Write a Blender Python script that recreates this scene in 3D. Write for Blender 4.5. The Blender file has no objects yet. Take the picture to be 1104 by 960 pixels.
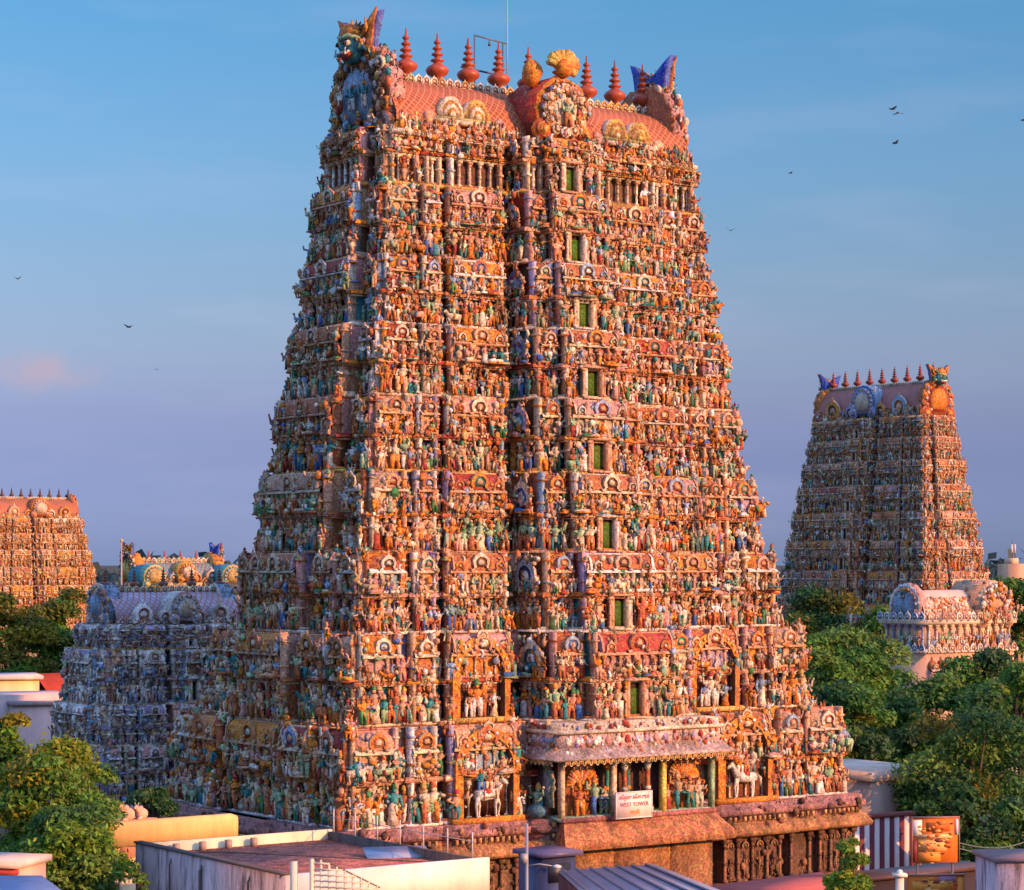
import bpy, math, random
import numpy as np
from math import sin, cos, pi, radians, sqrt, atan2
from mathutils import Vector

rnd = random.Random(7)
SC = bpy.context.scene
COL = SC.collection

# ------------------------------------------------------------------ camera, sky, sun, exposure
F = 2544.0            # focal length in pixels of the 1104 wide photograph
HZ = 606.0            # row of the horizon
EYE = 22.0            # camera height
cam_d = bpy.data.cameras.new('camera')
cam = bpy.data.objects.new('camera', cam_d)
COL.objects.link(cam)
cam.location = (0, 0, EYE)
cam.rotation_euler = (radians(90), 0, 0)
cam_d.sensor_width = 36
cam_d.lens = F / 1104 * 36
cam_d.shift_y = (HZ - 480) / 1104
cam_d.clip_start = 1
cam_d.clip_end = 20000
SC.camera = cam

SUN_AZ = radians(-32)   # direction to the sun, counter-clockwise from +X
SUN_EL = radians(17)
w = bpy.data.worlds.new('World'); SC.world = w
w.use_nodes = True
nt = w.node_tree
bg = nt.nodes['Background']
sky = nt.nodes.new('ShaderNodeTexSky')
sky.sky_type = 'NISHITA'
sky.sun_disc = False
sky.sun_elevation = SUN_EL
sky.sun_rotation = pi / 2 - SUN_AZ
sky.air_density = 1.0; sky.dust_density = 0.6; sky.ozone_density = 2.0
tc = nt.nodes.new('ShaderNodeTexCoord')
sep = nt.nodes.new('ShaderNodeSeparateXYZ')
nt.links.new(tc.outputs['Generated'], sep.inputs[0])
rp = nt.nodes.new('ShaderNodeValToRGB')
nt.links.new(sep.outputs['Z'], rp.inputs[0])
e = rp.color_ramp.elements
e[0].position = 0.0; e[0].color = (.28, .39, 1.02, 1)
e[1].position = 0.42; e[1].color = (2.35, 2.2, 2.5, 1)  # sky above the frame boosted to add fill on shaded sides
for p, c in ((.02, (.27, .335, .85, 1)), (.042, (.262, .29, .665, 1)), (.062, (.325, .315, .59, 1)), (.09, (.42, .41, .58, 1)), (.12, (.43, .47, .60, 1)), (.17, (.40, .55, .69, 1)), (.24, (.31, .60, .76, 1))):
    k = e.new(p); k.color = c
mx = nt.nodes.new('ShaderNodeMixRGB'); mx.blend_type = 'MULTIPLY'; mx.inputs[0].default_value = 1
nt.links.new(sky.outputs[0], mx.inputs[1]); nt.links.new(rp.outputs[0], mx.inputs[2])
# a few thin streaks of cloud
mp = nt.nodes.new('ShaderNodeMapping'); mp.inputs['Scale'].default_value = (5, 5, 26)
mp.inputs['Location'].default_value = (1.3, .2, .6)
nt.links.new(tc.outputs['Generated'], mp.inputs[0])
cn = nt.nodes.new('ShaderNodeTexNoise'); cn.inputs['Scale'].default_value = 1.6; cn.inputs['Detail'].default_value = 6
nt.links.new(mp.outputs[0], cn.inputs[0])
cr = nt.nodes.new('ShaderNodeValToRGB')
cr.color_ramp.elements[0].position = .5; cr.color_ramp.elements[0].color = (0, 0, 0, 1)
cr.color_ramp.elements[1].position = .85; cr.color_ramp.elements[1].color = (.10, .10, .10, 1)
nt.links.new(cn.outputs[0], cr.inputs[0])
mc = nt.nodes.new('ShaderNodeMixRGB'); mc.blend_type = 'MIX'
mc.inputs[2].default_value = (4.6, 3.9, 4.6, 1)
nt.links.new(cr.outputs[0], mc.inputs[0]); nt.links.new(mx.outputs[0], mc.inputs[1])
# one small pink cloud low on the left
sx_ = nt.nodes.new('ShaderNodeMapping'); sx_.inputs['Location'].default_value = (.1955 * 42, 0, -.0785 * 105); sx_.inputs['Scale'].default_value = (42, 0, 105)
nt.links.new(tc.outputs['Generated'], sx_.inputs[0])
ln = nt.nodes.new('ShaderNodeVectorMath'); ln.operation = 'LENGTH'
pn = nt.nodes.new('ShaderNodeTexNoise'); pn.inputs['Scale'].default_value = 70; pn.inputs['Detail'].default_value = 6
nt.links.new(tc.outputs['Generated'], pn.inputs[0])
nt.links.new(sx_.outputs[0], ln.inputs[0])
ad = nt.nodes.new('ShaderNodeMath'); ad.operation = 'MULTIPLY_ADD'; ad.inputs[1].default_value = 1.6
nt.links.new(pn.outputs[0], ad.inputs[0]); nt.links.new(ln.outputs['Value'], ad.inputs[2])
pr_ = nt.nodes.new('ShaderNodeMapRange'); pr_.interpolation_type = 'SMOOTHSTEP'
pr_.inputs[1].default_value = .75; pr_.inputs[2].default_value = 2.0; pr_.inputs[3].default_value = .55; pr_.inputs[4].default_value = 0
nt.links.new(ad.outputs[0], pr_.inputs[0])
mq = nt.nodes.new('ShaderNodeMixRGB'); mq.inputs[2].default_value = (3.0, 2.1, 2.4, 1)
nt.links.new(pr_.outputs[0], mq.inputs[0]); nt.links.new(mc.outputs[0], mq.inputs[1])
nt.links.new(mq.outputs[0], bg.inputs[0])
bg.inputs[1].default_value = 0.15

sl = bpy.data.lights.new('sun', 'SUN')
sl.energy = 5.0; sl.angle = radians(.6); sl.color = (1, .43, .135)
so = bpy.data.objects.new('sun', sl); COL.objects.link(so)
sd = Vector((cos(SUN_EL) * cos(SUN_AZ), cos(SUN_EL) * sin(SUN_AZ), sin(SUN_EL)))
so.rotation_euler = (-sd).to_track_quat('-Z', 'Y').to_euler()
so.location = (60, -20, 80)

SC.view_settings.view_transform = 'Standard'
SC.view_settings.look = 'None'
SC.view_settings.gamma = 1
SC.view_settings.use_curve_mapping = False
SC.view_settings.exposure = 0.45
SC.render.engine = 'CYCLES'
SC.cycles.max_bounces = 5
SC.cycles.diffuse_bounces = 3
SC.cycles.use_denoising = True

# ------------------------------------------------------------------ helpers
def at(px, py, Y):
    "the point seen at a pixel of the photograph, Y metres ahead"
    return Vector(((px - 552) / F * Y, Y, EYE - (py - HZ) / F * Y))

def hz(py, Y):
    return EYE - (py - HZ) / F * Y

PAL = dict(
    cream=(.72, .58, .42), white=(.80, .75, .68), peach=(.66, .36, .22), terra=(.50, .155, .065),
    orange=(.68, .23, .035), red=(.42, .045, .03), pink=(.64, .32, .28), gold=(.62, .38, .10),
    yellow=(.75, .55, .14), teal=(.045, .27, .27), blue=(.08, .19, .47), ltblue=(.30, .43, .58),
    navy=(.02, .03, .12), green=(.07, .25, .08), ltgreen=(.34, .48, .28), lilac=(.45, .36, .54),
    brown=(.17, .075, .04), grey=(.38, .36, .36), dark=(.05, .03, .025), tan=(.50, .34, .20))

def pick(s):
    return PAL[rnd.choice(s.split())]

def jit(c, a=.12):
    k = 1 + rnd.uniform(-a, a)
    return tuple(max(0, min(1, x * k * (1 + rnd.uniform(-a, a) * .5))) for x in c)

NPR = np.random.RandomState(1)
ROUGH = {'guardian_mask': .03, 'statues': .022, 'statue': .018, 'tier': .014, 'miniature_shrines': .016, 'miniature_shrine': .014, 'gable_end': .03, 'roof_gable': .03, 'roof_dormer_band': .02, 'arched_niche': .012, 'finial': .006, 'barrel_roof': .02}
class MB:
    "collects faces with one colour per face and links them as one mesh object"
    def __init__(s):
        s.V = []; s.n = 0; s.Q = []; s.T = []; s.QC = []; s.TC = []
    def raw(s, V, Q=None, QC=None, T=None, TC=None):
        V = np.asarray(V, float)
        s.V.append(V)
        if Q is not None and len(Q):
            Q = np.asarray(Q, int); s.Q.append(Q + s.n)
            s.QC.append(np.broadcast_to(np.asarray(QC, float), (len(Q), 3)))
        if T is not None and len(T):
            T = np.asarray(T, int); s.T.append(T + s.n)
            s.TC.append(np.broadcast_to(np.asarray(TC, float), (len(T), 3)))
        s.n += len(V)
    def box(s, x0, x1, y0, y1, z0, z1, c):
        V = [(x, y, z) for z in (z0, z1) for y in (y0, y1) for x in (x0, x1)]
        s.raw(V, [(0, 2, 3, 1), (4, 5, 7, 6), (0, 1, 5, 4), (2, 6, 7, 3), (0, 4, 6, 2), (1, 3, 7, 5)], c)
    def add(s, t, pal, loc=(0, 0, 0), rz=0, sc=(1, 1, 1), R=None):
        if isinstance(sc, (int, float)): sc = (sc, sc, sc)
        V = t.V * np.array(sc)
        if R is None:
            c_, s_ = cos(rz), sin(rz)
            R = np.array([(c_, -s_, 0), (s_, c_, 0), (0, 0, 1)])
        V = V @ np.asarray(R).T + np.array(loc)
        P = np.array(pal, float)
        s.raw(V, t.Q, P[t.QS % len(P)] if len(t.Q) else None, t.T, P[t.TS % len(P)] if len(t.T) else None)
    def loft(s, rings, c, closed=True, cap0=False, cap1=False):
        "rings: equal-length loops of points"
        R = [np.asarray(r, float) for r in rings]
        n = len(R[0]); V = np.concatenate(R); Q = []
        for i in range(len(R) - 1):
            for j in range(n if closed else n - 1):
                a, b = i * n + j, i * n + (j + 1) % n
                Q.append((a, b, b + n, a + n))
        T = []
        V = list(map(tuple, V))
        for flag, i in ((cap0, 0), (cap1, len(R) - 1)):
            if flag:
                k = len(V); V.append(tuple(R[i].mean(0)))
                for j in range(n):
                    a, b = i * n + j, i * n + (j + 1) % n
                    T.append((b, a, k) if i == 0 else (a, b, k))
        s.raw(V, Q, c, T, c)
    def tube(s, pts, rad, c, n=6, cap=True, ph=0):
        pts = [np.asarray(p, float) for p in pts]; rings = []
        if not hasattr(rad, '__len__'): rad = [rad] * len(pts)
        for i, p in enumerate(pts):
            d = pts[min(i + 1, len(pts) - 1)] - pts[max(i - 1, 0)]
            d = d / (np.linalg.norm(d) + 1e-9)
            a = np.cross(d, (0, 0, 1) if abs(d[2]) < .9 else (0, 1, 0)); a /= np.linalg.norm(a)
            b = np.cross(d, a)
            rings.append([p + rad[i] * (cos(t) * a + sin(t) * b) for t in [ph + 2 * pi * k / n for k in range(n)]])
        s.loft(rings, c, True, cap, cap)
    def lathe(s, prof, c, n=10, loc=(0, 0, 0), cols=None):
        rings = [[(loc[0] + r * cos(2 * pi * k / n), loc[1] + r * sin(2 * pi * k / n), loc[2] + z) for k in range(n)] for r, z in prof]
        if cols is None:
            s.loft(rings, c, True, True, True)
        else:
            for i in range(len(rings) - 1):
                s.loft(rings[i:i + 2], cols[i], True, i == 0, i == len(rings) - 2)
    def ball(s, p, r, c, n=7, m=5):
        if not hasattr(r, '__len__'): r = (r, r, r)
        rings = []
        for i in range(m + 1):
            a = -pi / 2 + pi * i / m
            rr = max(cos(a), .02)
            rings.append([(p[0] + r[0] * rr * cos(2 * pi * k / n), p[1] + r[1] * rr * sin(2 * pi * k / n), p[2] + r[2] * sin(a)) for k in range(n)])
        s.loft(rings, c, True)
    def extr(s, pts, y0, y1, c, cside=None):
        "outline in x,z extruded along y; star-shaped about its centroid"
        P = np.array(pts, float); n = len(P); ce = P.mean(0)
        V = [(p[0], y0, p[1]) for p in P] + [(p[0], y1, p[1]) for p in P] + [(ce[0], y0, ce[1]), (ce[0], y1, ce[1])]
        Q = [(i, (i + 1) % n, n + (i + 1) % n, n + i) for i in range(n)]
        T = [(i, 2 * n, (i + 1) % n) for i in range(n)] + [(n + i, n + (i + 1) % n, 2 * n + 1) for i in range(n)]
        s.raw(V, Q, cside if cside is not None else c, T, c)
    def arrays(s):
        V = np.concatenate(s.V)
        Q = np.concatenate(s.Q) if s.Q else np.zeros((0, 4), int)
        T = np.concatenate(s.T) if s.T else np.zeros((0, 3), int)
        QC = np.concatenate(s.QC) if s.QC else np.zeros((0, 3))
        TC = np.concatenate(s.TC) if s.TC else np.zeros((0, 3))
        return V, Q, T, QC, TC
    def mesh(s, name):
        V, Q, T, QC, TC = s.arrays()
        if name in ROUGH: V = V + NPR.normal(size=V.shape) * ROUGH[name]
        me = bpy.data.meshes.new(name)
        me.vertices.add(len(V)); me.vertices.foreach_set('co', V.astype(np.float32).ravel())
        nl = Q.size + T.size
        me.loops.add(nl); me.loops.foreach_set('vertex_index', np.concatenate([Q.ravel(), T.ravel()]).astype(np.int32))
        me.polygons.add(len(Q) + len(T))
        st = np.concatenate([np.arange(len(Q)) * 4, Q.size + np.arange(len(T)) * 3]).astype(np.int32)
        me.polygons.foreach_set('loop_start', st)
        me.update(calc_edges=True)
        a = me.attributes.new('paint', 'FLOAT_COLOR', 'FACE')
        C = np.concatenate([QC, TC]); C = np.hstack([C, np.ones((len(C), 1))]).astype(np.float32)
        a.data.foreach_set('color', C.ravel())
        return me
    def build(s, name, mat, parent=None, loc=None, rz=None):
        o = bpy.data.objects.new(name, s.mesh(name)); COL.objects.link(o)
        o.data.materials.append(mat)
        if parent is not None: o.parent = parent
        if loc is not None: o.location = loc
        if rz is not None: o.rotation_euler = (0, 0, rz)
        return o

class Tpl:
    "a template whose colours are palette slots (kept in the red channel while modelling)"
    def __init__(s, mb):
        s.V, s.Q, s.T, qc, tc_ = mb.arrays()
        s.QS = qc[:, 0].astype(int); s.TS = tc_[:, 0].astype(int)

def S(i): return (i, 0, 0)

def empty(name, loc=(0, 0, 0), rz=0):
    o = bpy.data.objects.new(name, None); COL.objects.link(o)
    o.location = loc; o.rotation_euler = (0, 0, rz); o.empty_display_size = .5
    return o

def tag(o, label=None, cat=None, group=None, kind=None):
    if label: o['label'] = label
    if cat: o['category'] = cat
    if group: o['group'] = group
    if kind: o['kind'] = kind
    return o

# ------------------------------------------------------------------ materials
def mat(name, rough=.75, lo=.62, hi=1.12, scale=.9, streak=True, bump=.25, extra=None, spec=.25, bscale=9, metal=0):
    m = bpy.data.materials.new(name); m.use_nodes = True
    n = m.node_tree; b = n.nodes['Principled BSDF']
    b.inputs['Roughness'].default_value = rough
    b.inputs['Specular IOR Level'].default_value = spec
    b.inputs['Metallic'].default_value = metal
    at_ = n.nodes.new('ShaderNodeAttribute'); at_.attribute_name = 'paint'
    co = n.nodes.new('ShaderNodeTexCoord')
    mpn = n.nodes.new('ShaderNodeMapping')
    mpn.inputs['Scale'].default_value = (1, 1, .28 if streak else 1)
    n.links.new(co.outputs['Object'], mpn.inputs[0])
    nz = n.nodes.new('ShaderNodeTexNoise'); nz.inputs['Scale'].default_value = scale; nz.inputs['Detail'].default_value = 8
    nz.inputs['Roughness'].default_value = .68
    n.links.new(mpn.outputs[0], nz.inputs[0])
    r = n.nodes.new('ShaderNodeMapRange'); r.inputs[1].default_value = .3; r.inputs[2].default_value = .62
    r.inputs[3].default_value = lo; r.inputs[4].default_value = hi
    n.links.new(nz.outputs[0], r.inputs[0])
    mu = n.nodes.new('ShaderNodeMixRGB'); mu.blend_type = 'MULTIPLY'; mu.inputs[0].default_value = 1
    n.links.new(at_.outputs['Color'], mu.inputs[1]); n.links.new(r.outputs[0], mu.inputs[2])
    out = mu.outputs[0]
    if extra: out = extra(n, co, out)
    n.links.new(out, b.inputs['Base Color'])
    if bump:
        bn = n.nodes.new('ShaderNodeTexNoise'); bn.inputs['Scale'].default_value = bscale; bn.inputs['Detail'].default_value = 5
        n.links.new(co.outputs['Object'], bn.inputs[0])
        bp = n.nodes.new('ShaderNodeBump'); bp.inputs['Strength'].default_value = bump; bp.inputs['Distance'].default_value = .06
        n.links.new(bn.outputs[0], bp.inputs['Height']); n.links.new(bp.outputs[0], b.inputs['Normal'])
    return m

def carved(n, co, src):
    "flecks of other paint, the way carved plaster is picked out in colours"
    v = n.nodes.new('ShaderNodeTexVoronoi'); v.inputs['Scale'].default_value = 11
    n.links.new(co.outputs['Object'], v.inputs[0])
    hs = n.nodes.new('ShaderNodeHueSaturation')
    s_ = n.nodes.new('ShaderNodeSeparateColor'); n.links.new(v.outputs['Color'], s_.inputs[0])
    m1 = n.nodes.new('ShaderNodeMapRange'); m1.inputs[3].default_value = .47; m1.inputs[4].default_value = .54
    n.links.new(s_.outputs[0], m1.inputs[0]); n.links.new(m1.outputs[0], hs.inputs['Hue'])
    m2 = n.nodes.new('ShaderNodeMapRange'); m2.inputs[3].default_value = .5; m2.inputs[4].default_value = 1.25
    n.links.new(s_.outputs[1], m2.inputs[0]); n.links.new(m2.outputs[0], hs.inputs['Value'])
    n.links.new(src, hs.inputs['Color'])
    return hs.outputs[0]

def tiles(n, co, src):
    "diamond lattice of roof tiles"
    sp = n.nodes.new('ShaderNodeSeparateXYZ'); n.links.new(co.outputs['Object'], sp.inputs[0])
    outs = []
    for sg in (1, -1):
        a = n.nodes.new('ShaderNodeMath'); a.operation = 'MULTIPLY_ADD'; a.inputs[1].default_value = sg * 1.1
        n.links.new(sp.outputs['Z'], a.inputs[0]); n.links.new(sp.outputs['X'], a.inputs[2])
        b = n.nodes.new('ShaderNodeMath'); b.operation = 'PINGPONG'; b.inputs[1].default_value = .2
        n.links.new(a.outputs[0], b.inputs[0]); outs.append(b.outputs[0])
    mn = n.nodes.new('ShaderNodeMath'); mn.operation = 'MINIMUM'
    n.links.new(outs[0], mn.inputs[0]); n.links.new(outs[1], mn.inputs[1])
    lt = n.nodes.new('ShaderNodeMath'); lt.operation = 'LESS_THAN'; lt.inputs[1].default_value = .045
    n.links.new(mn.outputs[0], lt.inputs[0])
    mxx = n.nodes.new('ShaderNodeMixRGB'); mxx.inputs[2].default_value = (.44, .19, .10, 1)
    n.links.new(lt.outputs[0], mxx.inputs[0]); n.links.new(src, mxx.inputs[1])
    return mxx.outputs[0]

def stain(n, co, src):
    "black monsoon streaks on old plaster"
    mpn = n.nodes.new('ShaderNodeMapping'); mpn.inputs['Scale'].default_value = (2.6, 2.6, .38)
    n.links.new(co.outputs['Object'], mpn.inputs[0])
    nz = n.nodes.new('ShaderNodeTexNoise'); nz.inputs['Scale'].default_value = 1.1; nz.inputs['Detail'].default_value = 10; nz.inputs['Roughness'].default_value = .7
    n.links.new(mpn.outputs[0], nz.inputs[0])
    r = n.nodes.new('ShaderNodeMapRange'); r.inputs[1].default_value = .47; r.inputs[2].default_value = .66
    n.links.new(nz.outputs[0], r.inputs[0])
    mxx = n.nodes.new('ShaderNodeMixRGB'); mxx.inputs[2].default_value = (.045, .035, .035, 1)
    n.links.new(r.outputs[0], mxx.inputs[0]); n.links.new(src, mxx.inputs[1])
    return mxx.outputs[0]

def aged(n, co, src):
    src = carved(n, co, src)
    mpn = n.nodes.new('ShaderNodeMapping'); mpn.inputs['Scale'].default_value = (.9, .9, .22)
    n.links.new(co.outputs['Object'], mpn.inputs[0])
    nz = n.nodes.new('ShaderNodeTexNoise'); nz.inputs['Scale'].default_value = 1.0; nz.inputs['Detail'].default_value = 9; nz.inputs['Roughness'].default_value = .7
    n.links.new(mpn.outputs[0], nz.inputs[0])
    r = n.nodes.new('ShaderNodeMapRange'); r.inputs[1].default_value = .5; r.inputs[2].default_value = .68; r.inputs[4].default_value = .72
    n.links.new(nz.outputs[0], r.inputs[0])
    mxx = n.nodes.new('ShaderNodeMixRGB'); mxx.inputs[2].default_value = (.07, .045, .035, 1)
    n.links.new(r.outputs[0], mxx.inputs[0]); n.links.new(src, mxx.inputs[1])
    return mxx.outputs[0]
M_PL = mat('painted_plaster', .7, .55, 1.14, extra=aged)
M_ST = mat('carved_stucco_wall', .75, .5, 1.12, scale=1.3, extra=aged, bump=.5, bscale=6)
M_TILE = mat('glazed_roof_tiles', .6, .4, 1.1, scale=.6, extra=tiles, bump=.6, bscale=14)
M_STONE = mat('granite_plinth', .85, .35, 1.2, scale=1.6, bump=.7, extra=aged)
M_WALL = mat('limewashed_wall', .85, .7, 1.08, scale=.7, bump=.15)
M_STAIN = mat('stained_plaster', .9, .7, 1.1, scale=.8, extra=stain, bump=.3)
M_METAL = mat('painted_metal', .45, .75, 1.08, scale=2, bump=.05, spec=.5)
M_SIGN = mat('enamelled_sign', .5, .8, 1.05, scale=3, bump=.03)
M_BARK = mat('bark', .95, .5, 1.2, scale=3, bump=.8)
M_DARK = mat('dark_interior', .95, .7, 1.0, bump=0, spec=.1)
M_GROUND = mat('city_ground', .95, .5, 1.25, scale=.04, streak=False, bump=.2)
M_BIRD = mat('feathers', .8, .8, 1.1, bump=0)

def leafmat(name):
    m = bpy.data.materials.new(name); m.use_nodes = True
    n = m.node_tree; b = n.nodes['Principled BSDF']
    a = n.nodes.new('ShaderNodeAttribute'); a.attribute_name = 'paint'
    n.links.new(a.outputs['Color'], b.inputs['Base Color'])
    b.inputs['Roughness'].default_value = .6
    b.inputs['Specular IOR Level'].default_value = .3
    tr = n.nodes.new('ShaderNodeBsdfTranslucent'); n.links.new(a.outputs['Color'], tr.inputs[0])
    mixs = n.nodes.new('ShaderNodeMixShader'); mixs.inputs[0].default_value = .38
    n.links.new(b.outputs[0], mixs.inputs[1]); n.links.new(tr.outputs[0], mixs.inputs[2])
    n.links.new(mixs.outputs[0], n.nodes['Material Output'].inputs[0])
    return m
M_LEAF = leafmat('leaves')

# ------------------------------------------------------------------ ground
g = MB()
g.raw([(-9000, -300, 0), (9000, -300, 0), (9000, 14000, 0), (-9000, 14000, 0)], [(0, 1, 2, 3)], (.07, .065, .04))
tag(g.build('ground', M_GROUND), kind='structure')
g = MB()   # the street round the tower
g.raw([(-60, 60, .004), (60, 60, .004), (60, 112, .004), (-60, 112, .004)], [(0, 1, 2, 3)], (.06, .055, .05))
tag(g.build('road', M_GROUND), kind='structure')

# ------------------------------------------------------------------ sculpture templates
# slots: 0 skin, 1 cloth, 2 crown, 3 ornament
def figure(pose, n=6):
    m = MB(); k = n
    lean = {'stand': 0, 'bend': .07, 'dance': -.06}.get(pose, 0)
    hip = .50
    if pose == 'sit':
        hip = .24
        m.tube([(-.26, -.10, .10), (-.05, -.20, .12), (.0, -.1, .14)], [.075, .085, .07], S(1), k)
        m.tube([(.26, -.10, .10), (.05, -.20, .10), (0, -.1, .14)], [.075, .085, .07], S(1), k)
        m.box(-.28, .28, -.24, .12, 0, .06, S(3))
    elif pose == 'ride':
        hip = .46
        m.tube([(-.34, 0, .34), (.30, 0, .36)], [.15, .17], S(3), k)
        m.tube([(.28, 0, .38), (.42, -.02, .56)], [.11, .07], S(3), k)
        m.tube([(.40, -.02, .58), (.56, -.03, .52)], [.09, .05], S(3), k)
        for x in (-.28, .26):
            for y in (-.07, .07):
                m.tube([(x, y, .3), (x + .03, y, 0)], [.06, .04], S(3), 5)
        m.tube([(.0, -.15, .44), (.06, -.19, .22)], [.07, .05], S(1), 5)
    elif pose == 'dance':
        m.tube([(-.07, 0, .52), (-.09, -.02, .25), (-.05, -.01, 0)], [.10, .07, .05], S(1), k)
        m.tube([(.07, 0, .52), (.24, -.10, .40), (.12, -.12, .20)], [.10, .075, .045], S(1), k)
    elif pose == 'woman':
        m.tube([(0, 0, 0), (0, 0, .2), (0, 0, .42), (0, 0, .54)], [.17, .12, .135, .10], S(1), k + 1)
    else:
        m.tube([(-.085, 0, .52), (-.095, -.01, .26), (-.10, -.02, 0)], [.095, .07, .055], S(1), k)
        m.tube([(.085, 0, .52), (.10, -.02, .26), (.11, -.02, 0)], [.095, .07, .055], S(1), k)
        m.tube([(0, -.02, .56), (0, -.06, .28)], [.08, .05], S(3), 5)
    b = hip; x = lean
    wide = .17 if pose == 'guard' else .135
    m.tube([(0, 0, b), (x * .5, 0, b + .07), (x, -.01, b + .22), (x, 0, b + .28)], [.115, .095, wide, .06], S(0), k + 1)
    m.ball((x, -.01, b + .355), (.068, .07, .075), S(0), k, 4)
    cz = b + .39
    m.tube([(x, 0, cz), (x, 0, cz + .06), (x, 0, cz + .13), (x, 0, cz + .2)], [.085, .075, .06, .012], S(2), k)
    sh = b + .24
    def arm(sx, mid, end):
        m.tube([(x + sx * .14, 0, sh), mid, end], [.05, .042, .034], S(0), 5)
    if pose in ('stand', 'sit', 'ride'):
        arm(-1, (x - .22, -.02, sh - .15), (x - .16, -.16, sh - .16))
        arm(1, (x + .22, -.02, sh - .13), (x + .24, -.12, sh + .04))
    elif pose in ('bend', 'woman'):
        arm(-1, (x - .2, -.02, sh - .16), (x - .2, -.05, sh - .32))
        arm(1, (x + .22, -.05, sh - .10), (x + .14, -.16, sh - .02))
    elif pose == 'dance':
        arm(-1, (x - .27, -.04, sh + .03), (x - .30, -.08, sh + .22))
        arm(1, (x + .26, -.04, sh - .06), (x + .12, -.17, sh - .12))
    if pose in ('four', 'guard'):
        arm(-1, (x - .26, -.02, sh - .06), (x - .30, -.05, sh + .16))
        arm(1, (x + .26, -.02, sh - .06), (x + .30, -.05, sh + .16))
        arm(-1, (x - .21, -.05, sh - .16), (x - .14, -.18, sh - .14))
        arm(1, (x + .21, -.05, sh - .16), (x + .18, -.16, sh - .24))
        m.ball((x - .31, -.05, sh + .2), .05, S(3), 5, 3)
        m.ball((x + .31, -.05, sh + .2), .05, S(3), 5, 3)
    if pose == 'guard':
        m.tube([(.28, -.12, 0), (.22, -.15, sh - .2)], [.09, .04], S(3), 5)
    return Tpl(m)

POSES = ['stand', 'bend', 'four', 'dance', 'woman', 'guard', 'sit', 'ride']
FIG = {p: figure(p) for p in POSES}
FIG_LO = {p: figure(p, 4) for p in POSES}

def halo_tpl():     # flaming aureole behind a figure
    m = MB(); n = 18; pts = []
    for i in range(n + 1):
        a = pi * (-.12 + 1.24 * i / n)
        r = .5 if i % 2 else .43
        pts.append((r * cos(a), .5 + r * 1.0 * sin(a)))
    pts += [(-.42, 0), (.42, 0)]
    m.extr(pts, 0, .08, S(0), S(1))
    pts2 = [(.36 * cos(pi * i / 10), .5 + .34 * sin(pi * i / 10)) for i in range(11)] + [(-.34, .02), (.34, .02)]
    m.extr(pts2, -.03, .02, S(1), S(0))
    return Tpl(m)
HALO = halo_tpl()

def column_tpl():
    m = MB()
    m.box(-.5, .5, -.5, .5, 0, .08, S(1))
    m.tube([(0, 0, .08), (0, 0, .45), (0, 0, .78)], [.36, .33, .30], S(0), 6, False)
    m.tube([(0, 0, .4), (0, 0, .46)], [.44, .44], S(1), 6)
    m.tube([(0, 0, .76), (0, 0, .84), (0, 0, .9)], [.3, .5, .34], S(1), 6)
    m.box(-.62, .62, -.55, .55, .9, 1, S(1))
    return Tpl(m)
COLM = column_tpl()

def kudu_tpl(n=12):      # horseshoe gable ornament, 1 wide, faces -y
    m = MB()
    out, inn, cor = [], [], []
    for i in range(n + 1):
        a = pi * (-.22 + 1.44 * i / n)
        out.append((.5 * cos(a), .42 + .5 * sin(a) + (.10 if i == n // 2 else 0)))
        inn.append((.33 * cos(a), .42 + .33 * sin(a)))
        cor.append((.17 * cos(a), .42 + .17 * sin(a)))
    rings = [[(p[0], 0.05, p[1]) for p in out], [(p[0], -.12, p[1]) for p in out], [(p[0], -.16, p[1]) for p in inn], [(p[0], -.06, p[1]) for p in inn]]
    m.loft([rings[0], rings[1]], S(1), False); m.loft([rings[1], rings[2]], S(0), False); m.loft([rings[2], rings[3]], S(1), False)
    m.extr(inn, -.06, .0, S(2)); m.extr(cor, -.12, -.05, S(3))
    m.tube([(0, -.05, .98), (0, -.05, 1.14)], [.09, .02], S(3), 5)
    for sx in (-1, 1):
        m.tube([(sx * .40, -.06, .06), (sx * .56, -.08, .0), (sx * .62, -.08, .14)], [.09, .08, .03], S(1), 5)
    return Tpl(m)
KUDU = kudu_tpl()
KUDU_LO = kudu_tpl(6)

def finial_profile(h, r):
    return [(x * r, z * h) for x, z in [(.55, 0), (.60, .05), (.35, .08), (.42, .12), (.85, .19), (1, .26), (.9, .32), (.42, .39), (.30, .41), (.55, .44), (.58, .47), (.26, .50),
            (.24, .53), (.48, .56), (.5, .59), (.22, .62), (.20, .65), (.40, .68), (.41, .71), (.17, .74), (.15, .77), (.30, .80), (.3, .83), (.1, .87), (.06, 1)]]

def small_finial(m, p, h, c=None, n=6):
    r = h * .2
    m.lathe([(x * r, z * h) for x, z in [(.6, 0), (.4, .12), (1, .3), (.9, .42), (.35, .52), (.5, .6), (.3, .68), (.1, .9), (.02, 1)]], c or PAL['terra'], n, p)

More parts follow.
